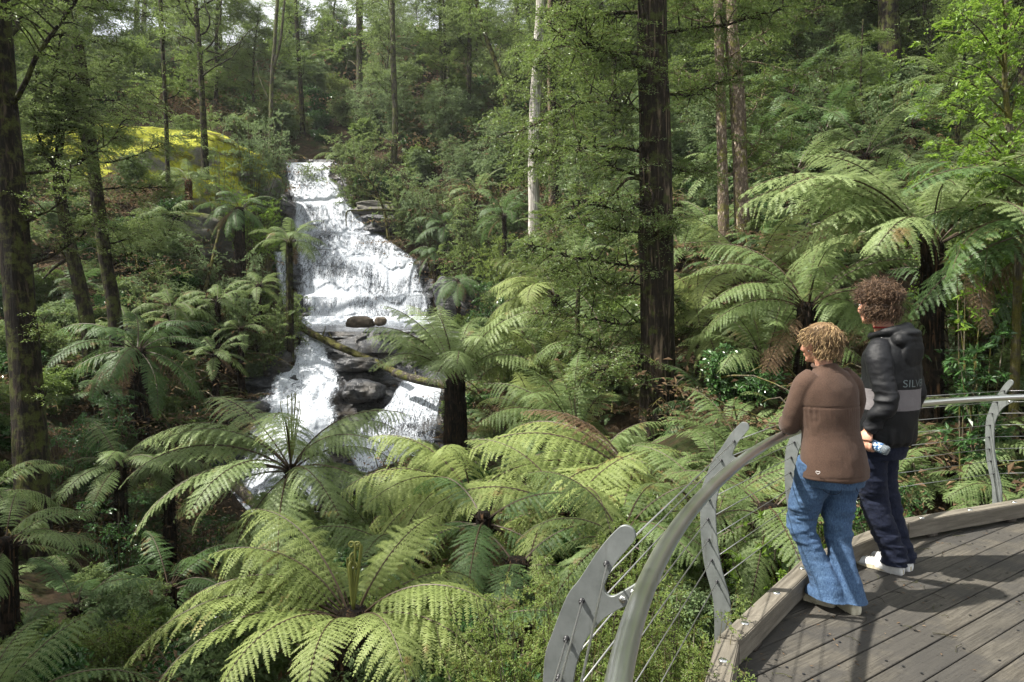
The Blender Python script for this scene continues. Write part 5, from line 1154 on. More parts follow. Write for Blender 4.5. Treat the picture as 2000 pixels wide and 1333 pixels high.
# ------------------------------------------------------------------ people
def fabric(name,c1,c2,scale,rough=.9,bs=.4,bd=.002,stretch=(1,1,1),spec=.15,sheen=.03,fold=0):
    m=NT(name); v=m.coord('Object',stretch); n=m.noise(v,scale,3,.7); b=m.noise(m.coord('Object'),7,5,.6)
    c=m.ramp(m.math('ADD',m.math('MULTIPLY',n,.72),m.math('MULTIPLY',b,.28)),[(.35,c1),(.65,c2)])
    h=m.math('ADD',m.math('MULTIPLY',n,.35),m.math('MULTIPLY',m.noise(m.coord('Object'),16,4,.6,1.0),fold))
    return m.out(m.bsdf(c,rough,h,bs,bd,spec=spec,Sheen_Weight=sheen))
MAT['knit']=fabric('brown_knit',(.045,.027,.019),(.095,.058,.042),260,bd=.004,sheen=.08)
MAT['denim']=fabric('blue_denim',(.022,.046,.10),(.075,.132,.225),170,.85,.6,.006,(1,1,.35),fold=2)
MAT['darkdenim']=fabric('dark_denim',(.006,.008,.018),(.014,.018,.036),150,.85,.5,.006,(1,1,.35),fold=2.5)
MAT['darksleeve']=fabric('black_nylon_sleeve',(.0045,.005,.006),(.008,.0085,.011),20,.62,.35,.008,(1,1,2.2),spec=.3,sheen=0,fold=1.2)
m=NT('black_nylon_with_grey_band'); tc=m.n('ShaderNodeTexCoord'); sp=m.n('ShaderNodeSeparateXYZ'); m.l(tc.outputs['Object'],sp.inputs[0])
band=m.math('MULTIPLY',m.math('GREATER_THAN',sp.outputs['Z'],1.072),m.math('LESS_THAN',sp.outputs['Z'],1.205))
c=m.mix(band,(.0045,.005,.006),(.15,.138,.142)); fo=m.noise(m.coord('Object',(1,1,1.6)),11,5,.6,1.2)
MAT['jacket']=m.out(m.bsdf(c,.62,fo,.45,.012,spec=.3))
m=NT('skin'); v=m.coord(); MAT['skin']=m.out(m.bsdf(m.ramp(m.noise(v,18,4),[(.3,(.42,.2,.13)),(.7,(.56,.3,.205))]),.5,m.noise(v,220,2),.15,.001,spec=.4,Subsurface_Weight=.12,Subsurface_Scale=.01))
def hairmat(name,a,b,c):
    m=NT(name); g=m.n('ShaderNodeNewGeometry'); n=m.noise(m.coord(),26,3)
    f=m.math('ADD',m.math('MULTIPLY',g.outputs['Random Per Island'],.6),m.math('MULTIPLY',n,.4))
    return m.out(m.bsdf(m.ramp(f,[(.2,a),(.5,b),(.8,c)]),.5,spec=.3))
MAT['hair_blonde']=hairmat('blonde_streaked_hair',(.04,.024,.012),(.16,.098,.046),(.52,.37,.19))
MAT['hair_brown']=hairmat('curly_brown_hair',(.028,.017,.010),(.078,.046,.027),(.19,.12,.07))
m=NT('white_leather'); MAT['leather']=m.out(m.bsdf(m.ramp(m.noise(m.coord(),22,4),[(.35,(.55,.55,.54)),(.65,(.74,.74,.73))]),.42,m.noise(m.coord(),60,3),.2,.003))
m=NT('cream_sneaker'); MAT['cream']=m.out(m.bsdf(m.ramp(m.noise(m.coord(),22,4),[(.35,(.48,.44,.33)),(.65,(.68,.64,.5))]),.5))
m=NT('rubber_sole'); MAT['sole']=m.out(m.bsdf(m.ramp(m.noise(m.coord(),30,4),[(.35,(.36,.32,.22)),(.65,(.58,.53,.4))]),.6))
m=NT('sole_dark'); MAT['dark']=m.out(m.bsdf((.012,.012,.014),.45))
m=NT('print_grey'); MAT['print']=m.out(m.bsdf((.12,.15,.155),.5))
m=NT('print_white'); MAT['printw']=m.out(m.bsdf((.6,.58,.56),.5))
m=NT('clear_plastic'); b=m.n('ShaderNodeBsdfPrincipled'); b.inputs['Base Color'].default_value=(.75,.85,.92,1); b.inputs['Roughness'].default_value=.06; b.inputs['Transmission Weight'].default_value=.85; b.inputs['IOR'].default_value=1.33; MAT['plastic']=m.out(b.outputs[0])
m=NT('blue_cap'); MAT['blue']=m.out(m.bsdf((.012,.035,.42),.35))
m=NT('label_film'); MAT['label']=m.out(m.bsdf(m.ramp(m.noise(m.coord('Object',(1,1,1)),90,1),[(.45,(.03,.09,.22)),(.52,(.45,.55,.65))],'CONSTANT'),.3))
m=NT('eye'); MAT['eye']=m.out(m.bsdf((.75,.72,.7),.2))
def ellipsoid(mb,c,s,R=None,mi=0):
    a=np.linspace(0,PI,13); pts=np.stack([0*a,0*a,np.cos(a)],1); V,F,C=tube_geo(pts,np.maximum(np.sin(a),1e-3),18,True,ref=(1,0,0))
    V=V*np.array(s); 
    if R is not None: V=V@np.array(R).T
    V=V+np.array(c); mb.add(V,F,mi); mb.n-=len(V); mb.f[3].append(np.array(C)+mb.n); mb.m[3].append(np.full(len(C),mi)); mb.n+=len(V)
def rings(mb,R,n=36,m=26,ref=(1,0,0)):
    """closed body through rings (x,y,z,rx,ry)"""
    r=smooth_path(R,m); r[:,3:]=np.maximum(r[:,3:],.002); mb.tube(r[:,:3],np.ones(len(r)),n,ell=r[:,3:],ref=ref)
def fuse(mb,name,mat,parent,vox=.006,it=6,fac=.5,disp=None,lab=None):
    me=mb.mesh(name); o=bpy.data.objects.new(name,me); scene.collection.objects.link(o)
    md=o.modifiers.new('r','REMESH'); md.mode='VOXEL'; md.voxel_size=vox; md.use_smooth_shade=True
    if it: ms=o.modifiers.new('s','SMOOTH'); ms.iterations=it; ms.factor=fac
    dg=bpy.context.evaluated_depsgraph_get(); dg.update(); e=o.evaluated_get(dg); nm=bpy.data.meshes.new_from_object(e)
    bpy.data.objects.remove(o); bpy.data.meshes.remove(me)
    nm.name=name; nm.materials.clear(); nm.materials.append(MAT[mat])
    nm.polygons.foreach_set('use_smooth',np.ones(len(nm.polygons),dtype=bool))
    if disp:
        co=np.empty(len(nm.vertices)*3,dtype=np.float32); nm.vertices.foreach_get('co',co); no=np.empty(len(nm.vertices)*3,dtype=np.float32); nm.vertices.foreach_get('normal',no)
        co=co.reshape(-1,3).astype(float); no=no.reshape(-1,3); co=co+no*disp(co)[:,None]; nm.vertices.foreach_set('co',co.astype(np.float32).ravel()); nm.update()
    o=link(bpy.data.objects.new(name,nm),parent)
    if lab: o['label']=lab
    return o
def head(mb,c,yaw,k=1.0,pitch=0,fem=False):
    R=Matrix.Rotation(yaw,3,'Z')@Matrix.Rotation(pitch,3,'X'); Rn=np.array(R)
    def T(p): return np.array(c)+Rn@(np.array(p)*k)
    def E(p,s,rx=0): ellipsoid(mb,T(p),np.array(s)*k,Rn@np.array(Matrix.Rotation(rx,3,'X')))
    E((0,-.012,.03),(.074,.094,.088)); E((0,.03,-.02),(.062,.066,.082)); E((0,.05,-.083),(.036 if fem else .043,.04,.032)); E((0,.015,-.07),(.052,.06,.045))
    E((0,.083,.022),(.05,.014,.014)); E((-.034,.066,-.028),(.026,.028,.03)); E((.034,.066,-.028),(.026,.028,.03))
    mb.tube([T((0,.09,.015)),T((0,.106,-.012)),T((0,.118,-.036)),T((0,.1,-.044))],np.array([.009,.0105,.0135,.009])*k,10)
    E((-.012,.1,-.038),(.009,.012,.008)); E((.012,.1,-.038),(.009,.012,.008))
    E((0,.093,-.061),(.023,.011,.0065)); E((0,.092,-.071),(.02,.012,.0075)); E((0,.082,-.1),(.018,.014,.014))
    for s in (-1,1): E((s*.077,-.002,-.012),(.009,.019,.031)); E((s*.083,-.008,-.004),(.006,.015,.022))
    return T,Rn
def hand_fingers(mb,kn,curls,rad=(.0095,.0085,.0075)):
    for base,path in zip(kn,curls):
        mb.tube(smooth_path([base]+path,9),np.interp(np.linspace(0,1,9),[0,.5,1],rad),10)
def shoe(parent,c,yaw,L,w,up,sole,lab=None,rollz=0,stripe=None):
    root=MB(); n=28; a=np.arange(n)*2*PI/n
    def outline(k):
        P_=[]
        for t in a:
            y=math.cos(t); x=math.sin(t); ww=w*(.5 if y>0 else .41)*(1-.0*y); P_.append((x*ww*k*(1+.0*y)+.006*(y>0)*y, y*L*.5*k))
        return P_
    s=MB(); o=outline(1.0); s.prism(o,0,.026)
    u=MB(); hs=[(-.5*L+.004,.03,.028),(-.47*L,.042,.036),(-.38*L,.055,.04),(-.25*L,.062,.04),(-.1*L,.056,.041),(.05*L,.043,.043),(.2*L,.032,.045),(.35*L,.026,.042),(.46*L,.018,.03),(.495*L,.008,.012)]
    pts=[(0,y,.022) for y,h,ww in hs]; rr=smooth_path([(0,y,.022,ww*w/.1,h*1.0) for y,h,ww in hs],24)
    u.tube(rr[:,:3],np.ones(24),24,ell=rr[:,3:],ref=(1,0,0))
    u.tube([(0,-.26*L,.05),(0,-.26*L,.1)],[.04,.034],20)
    R=Matrix.Rotation(yaw,4,'Z')
    for mb_,nm,mt in ((u,'shoe',up),(s,'sole',sole)):
        if nm=='shoe':
            ob=fuse(mb_,nm,mt,parent,.004,5); 
            ob.location=c; ob.rotation_euler=(rollz,0,yaw); so=ob
            # laces
            f=MB()
            for k in range(5): y=.02*L+k*.055*L; z=.022+np.interp(y,[0,.2*L,.35*L],[.047,.034,.027]); f.tube([(-.026,y-.004,z-.009),(-.012,y,z+.0005),(.012,y,z+.0005),(.026,y+.004,z-.009)],.0028,6)
            f.obj('laces',MAT[up],so)
        else: mb_.obj(nm,MAT[mt],so)
    return so
def lock(mb,p,d0,L,rs,w=.0045,curl=.0,flip=.0,turn=1,seg=9,grav=.6,out=None):
    """one hair lock"""
    p=np.array(p,dtype=float); d=np.array(d0,dtype=float); q=[p.copy()]
    for i in range(seg):
        t=i/seg; d=d+np.array([0,0,-grav/seg])+(out*flip*(t**2)/seg*4 if out is not None else 0); d/=np.linalg.norm(d); p=p+d*L/seg; q.append(p.copy())
    q=np.array(q)
    if curl:
        m=22; q=smooth_path(q,m); t=np.linspace(0,1,m); a=t*turn*2*PI+rs.uniform(0,6.28); T=unit(np.gradient(q,axis=0)); U=unit(np.cross(T,[.3,.2,.9])); W=np.cross(T,U)
        q=q+(np.cos(a)[:,None]*U+np.sin(a)[:,None]*W)*curl*np.minimum(1,t*4)[:,None]
    mb.tube(q,np.linspace(w,w*.35,len(q)),4,caps=False,ell=(1,.55))
def zband(z,a,b,s=.01): return 1/(1+np.exp(-(z-a)/s))*1/(1+np.exp((z-b)/s))

# ---- the woman
wphi=math.radians(104); WX=(1.835,3.875)
wom=empty('person',(WX[0],WX[1],.004),wphi-PI/2,'woman in brown knit sweater and flared blue jeans leaning on the handrail','person')
b=MB(); wh=(-.04,.085,1.505)
T,Rh=head(b,wh,math.radians(14),.97,-.06,True)
b.tube([(-.03,.03,1.30),(-.035,.045,1.38),(-.038,.06,1.45)],[.050,.046,.05],20)
rings(b,[(0,.0,.78,.11,.075),(-.01,.0,.90,.115,.075),(-.01,.01,1.03,.10,.07),(-.02,.02,1.15,.11,.075),(-.025,.025,1.25,.12,.065),(-.03,.03,1.31,.08,.05),(-.03,.035,1.35,.045,.042)])
el=(-.195,.11,1.03); b.tube([(-.12,.03,1.28),(-.165,.04,1.25),(-.19,.07,1.15),el],[.035,.036,.036,.034],14); wr=(-.10,.30,1.015); b.tube([el,wr],[.036,.026],14)
er=(.2,.12,1.03); b.tube([(.07,.03,1.28),(.13,.035,1.25),(.195,.065,1.16),er],[.035,.036,.036,.034],14); wr2=(.04,.33,1.01); b.tube([er,wr2],[.036,.026],14)
for (w0,dx) in ((wr,.05),(wr2,-.03)):
    w0=np.array(w0); dd=unit(np.array([dx,.075,-.008])); sd=np.cross(dd,[0,0,1.]); pm=w0+dd*.05
    b.tube([w0-dd*.01,w0+dd*.03,w0+dd*.085],np.array([.024,.034,.036]),14,ell=np.array([(.55,1)]*3),ref=(0,0,1))
    for k,(o,l) in enumerate([(-.028,.062),(-.010,.07),(.009,.066),(.027,.052)]):
        s0=w0+dd*.08+sd*o; b.tube(smooth_path([s0,s0+dd*l*.45+np.array([0,0,.002]),s0+dd*l*.8+np.array([0,0,-.012]),s0+dd*l+np.array([0,0,-.028])],8),[.0088,.0085,.0083,.008,.0078,.0074,.007,.0062],10)
    sg=1 if dx>0 else -1; s0=w0+dd*.02+sd*.026*sg; b.tube(smooth_path([s0,s0+dd*.03+sd*.022*sg,s0+dd*.062+sd*.03*sg+np.array([0,0,-.01])],7),[.012,.0115,.011,.0105,.01,.009,.0075],10)
LH=(-.105,.01,.86);LK=(-.125,.10,.48);LA=(-.04,.0,.12);RH=(.09,0,.86);RK=(.06,.03,.48);RA=(.055,-.045,.12)
for H,K,A in ((LH,LK,LA),(RH,RK,RA)): b.tube(smooth_path([H,K,A,(A[0],A[1],.05)],16),np.interp(np.linspace(0,1,16),[0,.4,.5,.7,1],[.058,.045,.044,.042,.035]),16)
fuse(b,'body','skin',wom,.0045,4)
for s in (-1,1):
    e=MB(); ellipsoid(e,T((s*.03,.082,.004)),(.0125,.0115,.0115)); e.obj('eye',MAT['eye'],wom)
# sweater
s=MB()
rings(s,[(.0,-.008,.745,.203,.15),(-.0,-.008,.78,.203,.15),(-.005,.0,.88,.19,.14),(-.012,.01,1.0,.168,.122),(-.02,.02,1.13,.183,.128),(-.028,.025,1.24,.184,.115),(-.03,.03,1.31,.155,.088),(-.032,.035,1.35,.09,.066),(-.034,.042,1.378,.062,.055)],40,40)
s.tube(smooth_path([(-.12,.03,1.315),(-.17,.035,1.27),(-.2,.06,1.16),(-.207,.095,1.06),(-.195,.125,1.03),(-.15,.21,1.022)],20),np.interp(np.linspace(0,1,20),[0,.2,.5,.75,.85,1],[.06,.066,.058,.056,.056,.05]),20)
s.tube(smooth_path([(.07,.03,1.315),(.14,.035,1.26),(.2,.07,1.16),(.215,.12,1.05),(.2,.15,1.02),(.12,.25,1.01)],20),np.interp(np.linspace(0,1,20),[0,.2,.5,.75,.85,1],[.06,.066,.056,.054,.054,.046]),20)
def dsw(co):
    a=np.arctan2(co[:,0],-co[:,1]); g=np.exp(-np.clip(1.15-co[:,2],0,1)/.09)*(co[:,2]<1.15); trs=(np.abs(co[:,0]+.01)<.2)&(co[:,1]<.12)
    g=g*np.clip(vnoise(co*np.array([1,1,.2]),14,13,2)*1.4+.6,0,1.4); d=g*.0026*np.sin(a*38+vnoise(co,5,3)*5)*trs-.003*np.exp(-((co[:,2]-1.152)/.005)**2)*trs
    d+=vnoise(co,7,5,3)*.0045+vnoise(co*np.array([1,1,2.5]),9,6,2)*.004*np.exp(-((co[:,2]-1.05)/.09)**2)*(co[:,0]<-.15)
    d+=-.002*np.exp(-((co[:,2]-.765)/.004)**2)+vnoise(co*np.array([1,1,.25]),9,8,2)*.008*np.clip((1.1-co[:,2])*3,0,1)
    sl=np.exp(-((np.hypot(co[:,0]+.168,co[:,2]-1.27)-.07)/.005)**2)*(co[:,1]<.05)*(co[:,2]<1.33)*(co[:,2]>1.17)*(co[:,0]>-.2); return d
fuse(s,'sweater','knit',wom,.0055,5,.5,dsw)
c=MB(); c.tube([(-.034+.064*math.cos(t),.044+.058*math.sin(t),1.372+.012*math.sin(t)*1-.0) for t in np.linspace(0,2*PI,30)],.0095,8,caps=False); c.obj('collar',MAT['knit'],wom)
# jeans
j=MB(); rings(j,[(.0,-.005,.70,.172,.128),(0,-.01,.78,.188,.142),(0,-.008,.86,.175,.13),(0,0,.93,.14,.1)],36,20)
for H,K,A,fl in ((LH,LK,LA,1),(RH,RK,RA,-1)):
    q=smooth_path([(H[0],H[1],H[2]-.02),(H[0]*.97,H[1]+.045,.68),K,(K[0]*.6+A[0]*.4,(K[1]+A[1])*.5+.01,.3),(A[0],A[1]-.005,.14),(A[0]+.0,A[1]-.01,.055)],26)
    r=np.interp(np.linspace(0,1,26),[0,.2,.48,.6,.75,.9,1],[.102,.099,.074,.067,.080,.104,.118]); e=np.stack([np.interp(np.linspace(0,1,26),[0,.5,1],[1,1,.82]),np.interp(np.linspace(0,1,26),[0,.5,1],[1,1,1.12])],1)
    j.tube(q,r,24,ell=e,ref=(1,0,0))
def dj(co):
    kn=np.exp(-((co[:,2]-.46)/.09)**2); d=vnoise(co*np.array([1,1,2.6]),8,11,3)*(.005+.012*kn)+vnoise(co*np.array([2,2,.5]),9,12,2)*.004*(co[:,2]<.35)
    return d-.003*np.exp(-((co[:,2]-.052)/.004)**2)-.006*np.exp(-((np.abs(co[:,0])-.0)/.008)**2)*(co[:,1]<0)*(co[:,2]>.72)
jo_=fuse(j,'jeans','denim',wom,.0055,4,.5,dj)
for pts in ([(-.125,-.10),(-.045,-.118),(-.05,-.128),(-.09,-.13),(-.13,-.11)],):
    pass
f=MB()
for sx in (-1,1):
    co=[(sx*.135,-.072,.80),(sx*.045,-.128,.80),(sx*.05,-.129,.70),(sx*.09,-.112,.675),(sx*.132,-.082,.70),(sx*.135,-.072,.80)]
    f=MB(); f.tube(smooth_path(co,24),.0016,5); f.obj('pocket_stitching',MAT['darkdenim'],jo_)
lf=math.radians(33); shoe(wom,(-.055,.085,.0),lf,.255,.088,'cream','sole',rollz=0); shoe(wom,(.062,-.02,.0),math.radians(-4),.255,.088,'cream','sole')
# hair
h=MB(); rs=np.random.RandomState(4); 
base_h=MB(); ellipsoid(base_h,T((0,-.018,.036)),(.086,.1,.088),Rh); ellipsoid(base_h,T((0,-.05,-.035)),(.07,.058,.075),Rh)
hb=fuse(base_h,'hair','hair_blonde',wom,.006,3)
for k in range(3600):
    u=rs.uniform(-1,1); a=rs.uniform(0,2*PI); th=math.acos(rs.uniform(-.62,1)); n_=np.array([math.sin(th)*math.cos(a),math.sin(th)*math.sin(a),math.cos(th)])
    if n_[1]>.55 and n_[2]<.35: continue
    if n_[1]>.2 and n_[2]<-.1: continue
    loc=np.array([0,-.018,.034])+n_*np.array([.083,.098,.088]); 
    if n_[2]<-.1: loc=np.array([0,-.045,-.0])+n_*np.array([.078,.066,.1])
    dn=n_*.16+np.array([n_[0]*.5,n_[1]*.6+(.25 if n_[1]>0 else -.1),-.6-.3*(n_[2]<.3)])+rs.normal(0,.2,3)
    L=rs.uniform(.045,.08)*(1.0 if n_[2]>0 else .75)
    lock(h,T(loc*1.0),Rh@unit(dn),L,rs,w=rs.uniform(.0016,.003),curl=rs.uniform(.004,.010),turn=rs.uniform(.6,1.4),grav=1.1,flip=rs.uniform(0,.2),out=Rh@n_)
h.obj('hair_locks',MAT['hair_blonde'],hb,smooth=True)
# small heart mark on the hem
f=MB(); t=np.linspace(0,2*PI,25); hx=16*np.sin(t)**3/16; hz=(13*np.cos(t)-5*np.cos(2*t)-2*np.cos(3*t)-np.cos(4*t))/16
cs=np.array([-.182,-.103,.80]); uu=unit(np.array([-.5,.62,0])*-1); f.tube(cs+uu[None]*hx[:,None]*.011+np.array([0,0,1])*hz[:,None]*.010,.0014,4,caps=False); f.obj('heart_mark',MAT['printw'],wom)
# earring
f=MB(); ellipsoid(f,T((-.088,.003,-.045)),(.003,.003,.004)); f.obj('earring',MAT['bolt'],wom)

# ---- the man
mphi=math.radians(128); MX=(2.468,4.42)
man=empty('person',(MX[0],MX[1],.004),mphi-PI/2,'curly haired man in black hooded jacket with a grey band, holding a bottle','person')
b=MB(); mh=(-.07,.085,1.735)
T,Rh=head(b,mh,math.radians(-23),1.06,-.03)
b.tube([(-.045,.01,1.5),(-.055,.03,1.58),(-.065,.05,1.66)],[.066,.06,.062],20)
rings(b,[(-.02,.04,.86,.12,.08),(-.02,.03,1.0,.12,.085),(-.03,.01,1.2,.14,.09),(-.04,.0,1.38,.16,.09),(-.045,.0,1.46,.11,.07),(-.045,.005,1.52,.06,.055)])
sh=(-.215,0,1.455);el=(-.255,-.075,1.135);wr=(-.285,.02,.945)
b.tube([(-.15,0,1.43),(-.215,-.01,1.40),(-.25,-.045,1.28),el],[.045,.045,.042,.038],14); b.tube([el,wr],[.042,.029],14)
# left hand closed round the bottle
b.tube(smooth_path([wr,(-.298,.022,.915),(-.308,.024,.885)],6),[.028,.033,.037,.04,.04,.037],16,ell=np.array([(.5,1)]*6),ref=(1,0,0))
BC=np.array([-.268,.02,.868])
for k,(y,l) in enumerate([(.058,.9),(.036,1),(.013,.97),(-.008,.82)]):
    z=.868+(y-.02)*.33
    b.tube(smooth_path([(-.306,y,z+.012),(-.312,y-.001,z-.018),(-.292,y-.002,z-.044*l),(-.262,y-.002,z-.046*l),(-.236,y-.001,z-.03*l)],11),np.linspace(.0105,.0078,11),10)
b.tube(smooth_path([(-.29,.05,.925),(-.272,.07,.918),(-.25,.078,.91),(-.23,.07,.892)],8),np.linspace(.0135,.009,8),10)
sh2=(.15,0,1.455);el2=(.215,-.03,1.14);wr2=(.2,.05,.90)
b.tube([(.07,0,1.43),(.14,-.01,1.40),(.195,-.03,1.28),el2],[.045,.045,.042,.038],14); b.tube([el2,wr2],[.042,.029],14)
b.tube(smooth_path([wr2,(.2,.06,.86),(.198,.068,.82)],6),[.028,.033,.038,.04,.04,.036],16,ell=np.array([(.5,1)]*6),ref=(1,0,0))
for k,(y,l) in enumerate([(.035,.07),(.014,.078),(-.007,.074),(-.028,.06)]):
    s0=np.array([.198,.068+y,.825]); b.tube(smooth_path([s0,s0+np.array([-.002,.004,-l*.5]),s0+np.array([-.014,.006,-l*.85]),s0+np.array([-.032,.006,-l])],9),np.linspace(.0102,.0075,9),10)
b.tube(smooth_path([(.19,.09,.87),(.178,.115,.84),(.17,.12,.80)],7),np.linspace(.0135,.009,7),10)
LH=(-.11,.05,.92);LK=(-.07,.08,.50);LA=(.0,-.02,.11);RH=(.065,.05,.92);RK=(.09,.08,.50);RA=(.115,-.015,.11)
for H,K,A in ((LH,LK,LA),(RH,RK,RA)): b.tube(smooth_path([H,K,A,(A[0],A[1],.05)],16),np.interp(np.linspace(0,1,16),[0,.4,.5,.7,1],[.062,.05,.048,.045,.036]),16)
fuse(b,'body','skin',man,.0045,3)
for s_ in (-1,1):
    e=MB(); ellipsoid(e,T((s_*.031,.083,.004)),(.0125,.0115,.0115)); e.obj('eye',MAT['eye'],man)
g=MB()
for s_ in (-1,1):
    g.tube([T((s_*.033+.021*math.cos(t),.108,.004+.016*math.sin(t))) for t in np.linspace(0,2*PI,20)],.0016,5,caps=False); g.tube([T((s_*.054,.106,.006)),T((s_*.079,.08,.008)),T((s_*.084,0,.006)),T((s_*.082,-.02,-.006))],.002,5)
g.tube([T((-.012,.11,.006)),T((0,.114,.008)),T((.012,.11,.006))],.0016,5); g.obj('glasses',MAT['dark'],man)
# jacket
s=MB()
rings(s,[(-.025,.03,.83,.205,.15),(-.025,.03,.88,.222,.17),(-.03,.02,1.0,.225,.172),(-.035,.005,1.15,.222,.17),(-.04,-.01,1.3,.222,.165),(-.045,-.01,1.42,.215,.145),(-.048,-.005,1.49,.17,.115),(-.05,.0,1.54,.105,.09),(-.052,.01,1.57,.085,.08)],44,44)
# hood lying on the back
s.tube([( -.052+.105*math.cos(t), .005+.095*math.sin(t), 1.555-.012*math.sin(t)*2) for t in np.linspace(0,2*PI,30)],np.array([.026+.016*max(0,-math.sin(t)) for t in np.linspace(0,2*PI,30)]),12,caps=False)
ellipsoid(s,(-.055,-.10,1.51),(.14,.075,.07)); ellipsoid(s,(-.055,-.14,1.43),(.12,.045,.11)); ellipsoid(s,(-.055,-.12,1.555),(.1,.06,.03))
def dja(co): 
    f=np.exp(-((co[:,2]-.9)/.07)**2); return vnoise(co*np.array([1,1,1.2]),5,21,2)*.010+vnoise(co*np.array([1.2,1.2,.8]),8,22,2)*.005+vnoise(co*np.array([1,1,.6]),16,23,2)*.003+f*vnoise(co*np.array([3,3,.3]),9,24,2)*.006
ja=fuse(s,'jacket','jacket',man,.006,4,.5,dja)
for nm,pp,sd in (('l',[(-.15,0,1.465),(-.225,-.01,1.42),(-.262,-.05,1.27),(-.27,-.085,1.135),(-.285,-.035,1.03),(-.288,.015,.955)],3),('r',[(.07,0,1.465),(.145,-.005,1.42),(.2,-.03,1.28),(.222,-.04,1.14),(.218,.0,1.02),(.203,.045,.93)],5)):
    s=MB(); q=smooth_path(pp,26); s.tube(q,np.interp(np.linspace(0,1,26),[0,.15,.4,.6,.8,.94,1],[.07,.08,.073,.068,.062,.047,.044]),24)
    def dsl(co,sd=sd): return vnoise(co*np.array([1,1,2.0]),6,30+sd,1)*.009*np.clip((1.42-co[:,2])*4,0.25,1)+vnoise(co*np.array([1,1,1.8]),15,60+sd,2)*.004+(.35-np.abs(vnoise(co*np.array([1,1,3.2]),5.5,40+sd,1)))*.017*(co[:,2]<1.2)
    fuse(s,'sleeve','darksleeve',man,.0055,4,.5,dsl)
# trousers
j=MB(); rings(j,[(-.02,.04,.74,.165,.12),(-.02,.04,.82,.178,.135),(-.02,.035,.9,.17,.13),(-.02,.03,.97,.155,.115)],36,20)
for H,K,A in ((LH,LK,LA),(RH,RK,RA)):
    q=smooth_path([(H[0],H[1],H[2]-.02),(H[0]*.9,H[1]+.03,.72),K,(K[0]*.5+A[0]*.5,(K[1]+A[1])*.5,.3),(A[0],A[1]-.01,.13),(A[0],A[1]-.012,.05)],26)
    j.tube(q,np.interp(np.linspace(0,1,26),[0,.2,.48,.75,.9,1],[.102,.103,.084,.076,.078,.082]),24)
def dt(co): return vnoise(co*np.array([1,1,2.2]),7,51,3)*.011+vnoise(co*np.array([1,1,4]),8,52,2)*.009*(co[:,2]<.25)
fuse(j,'trousers','darkdenim',man,.006,4,.5,dt)
shoe(man,(-.005,.065,0),math.radians(3),.315,.108,'leather','sole'); shoe(man,(.13,.06,0),math.radians(-8),.315,.108,'leather','sole')
# curly hair
base_h=MB(); ellipsoid(base_h,T((0,-.02,.045)),(.095,.11,.092),Rh); ellipsoid(base_h,T((0,-.055,-.03)),(.085,.06,.065),Rh); hb=fuse(base_h,'hair','hair_brown',man,.006,3)
h=MB(); rs=np.random.RandomState(8)
for k in range(2300):
    a=rs.uniform(0,2*PI); th=math.acos(rs.uniform(-.72,1)); n_=np.array([math.sin(th)*math.cos(a),math.sin(th)*math.sin(a),math.cos(th)])
    if n_[1]>.5 and n_[2]<.3: continue
    if n_[1]>.25 and n_[2]<-.05: continue
    loc=np.array([0,-.02,.042])+n_*np.array([.092,.108,.09])
    if n_[2]<-.1: loc=np.array([0,-.05,.005])+n_*np.array([.092,.075,.105])
    dn=n_*.9+np.array([0,0,-.35])+rs.normal(0,.45,3)
    lock(h,T(loc),Rh@unit(dn),rs.uniform(.035,.08),rs,w=rs.uniform(.0022,.0038),curl=rs.uniform(.006,.012),turn=rs.uniform(1.0,2.1),grav=.9,seg=6)
h.obj('curls',MAT['hair_brown'],hb,smooth=True)
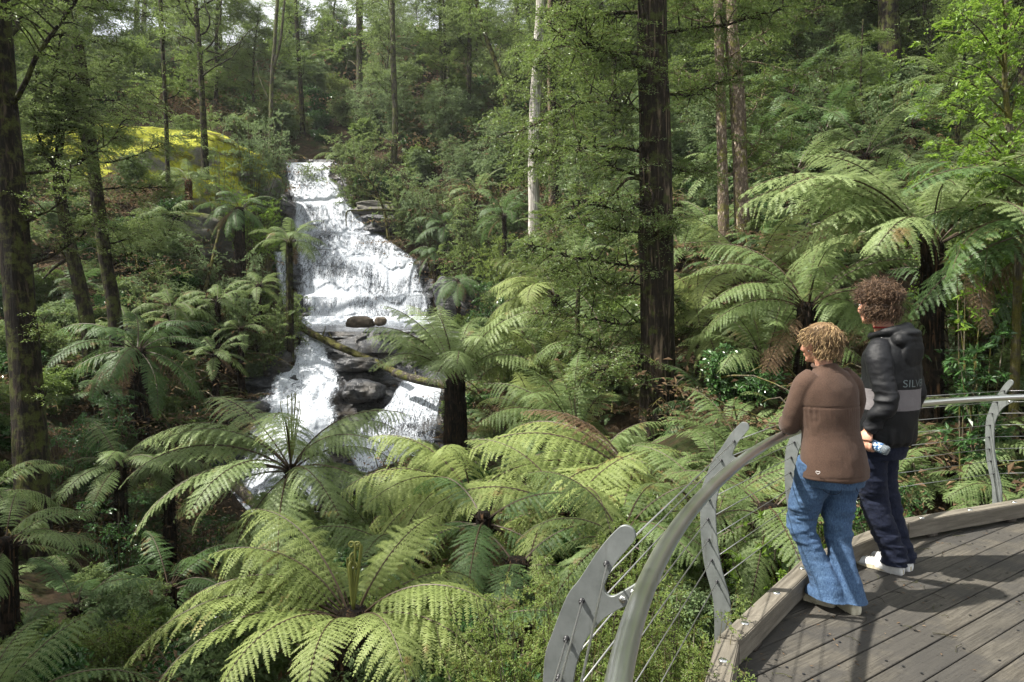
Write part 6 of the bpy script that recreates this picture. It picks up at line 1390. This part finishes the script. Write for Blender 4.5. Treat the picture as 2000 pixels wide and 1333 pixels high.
# lettering on the jacket
from mathutils.bvhtree import BVHTree
def lettering(txt,a0,a1,z0,hgt,tgt):
    cu=bpy.data.curves.new('t','FONT'); cu.body=txt; cu.size=1; cu.resolution_u=3; o=bpy.data.objects.new('t',cu); scene.collection.objects.link(o)
    dg=bpy.context.evaluated_depsgraph_get(); dg.update(); me=bpy.data.meshes.new_from_object(o.evaluated_get(dg)); bpy.data.objects.remove(o)
    bm=bmesh.new(); bm.from_mesh(me); bmesh.ops.triangulate(bm,faces=bm.faces); bmesh.ops.subdivide_edges(bm,edges=[e for e in bm.edges if e.calc_length()>.12],cuts=2,use_grid_fill=False); bmesh.ops.triangulate(bm,faces=bm.faces)
    xs=[v.co.x for v in bm.verts]; x0,x1=min(xs),max(xs); bv=BVHTree.FromPolygons([v.co[:] for v in tgt.data.vertices],[p.vertices[:] for p in tgt.data.polygons])
    ax=Vector((-.04,-.005,0))
    for v in bm.verts:
        a=math.radians(a0+(a1-a0)*(v.co.x-x0)/(x1-x0)); z=z0+v.co.y/.7*hgt
        d=Vector((math.sin(a),-math.cos(a),0)); st=ax+d*.6+Vector((0,0,z)); hit=bv.ray_cast(st,-d)
        v.co=(hit[0]+d*.0025) if hit[0] is not None else st-d*.4
    bm.to_mesh(me); bm.free(); me.materials.append(MAT['print']); ob=link(bpy.data.objects.new('lettering',me),tgt); return ob
lettering('SILVER',-46,34,1.222,.046,ja); lettering('EQL',-158,-122,1.222,.046,ja)
# hood toggle and red collar edge
f=MB(); f.tube([(-.052+.083*math.cos(t),.012+.078*math.sin(t),1.59) for t in np.linspace(0,2*PI,24)],.006,6,caps=False)
m=NT('red_shirt'); MAT['red']=m.out(m.bsdf((.25,.015,.015),.8)); f.obj('shirt_collar',MAT['red'],man)
f=MB(); f.tube([(-.155,.0,1.545),(-.163,.0,1.52)],.007,8); f.obj('toggle',MAT['printw'],man)
# bottle in his left hand
Rb=Matrix.Rotation(mphi-PI/2,4,'Z'); w=Rb@Vector((-.268,.02,.868))
bot=empty('water_bottle',(MX[0]+w.x,MX[1]+w.y,w.z+.004),mphi-PI/2,'clear plastic water bottle with blue cap held in the man hand','bottle')
dl=unit(np.array([0,1,.33])); 
def bp(t): return dl*t
f=MB(); prof=[(-.125,.012),(-.122,.028),(-.11,.031),(-.095,.029),(-.08,.031),(-.05,.031),(-.02,.029),(.01,.031),(.03,.031),(.055,.026),(.072,.015),(.08,.0125),(.09,.0125)]
f.tube([bp(t) for t,_ in prof],[r for _,r in prof],24); f.obj('bottle_body',MAT['plastic'],bot)
f=MB(); f.tube([bp(.083),bp(.1)],.0145,20); f.obj('cap',MAT['blue'],bot)
f=MB(); f.tube([bp(-.085),bp(-.03)],.0318,24,caps=False); f.obj('bottle_label',MAT['label'],bot)

# ------------------------------------------------------------------ the damp air of the gully
f=MB(); f.box((0,52,30),(250,190,100)); hz=f.obj('haze',None,smooth=False)
m=NT('damp_air'); pv=m.n('ShaderNodeVolumePrincipled'); pv.inputs['Color'].default_value=(.93,.96,.95,1); pv.inputs['Density'].default_value=.0004; pv.inputs['Anisotropy'].default_value=.2
o=m.n('ShaderNodeOutputMaterial'); m.l(pv.outputs[0],o.inputs['Volume']); hz.data.materials.append(m.mat)
tag(hz,'pale damp air between the trees',kind='stuff')
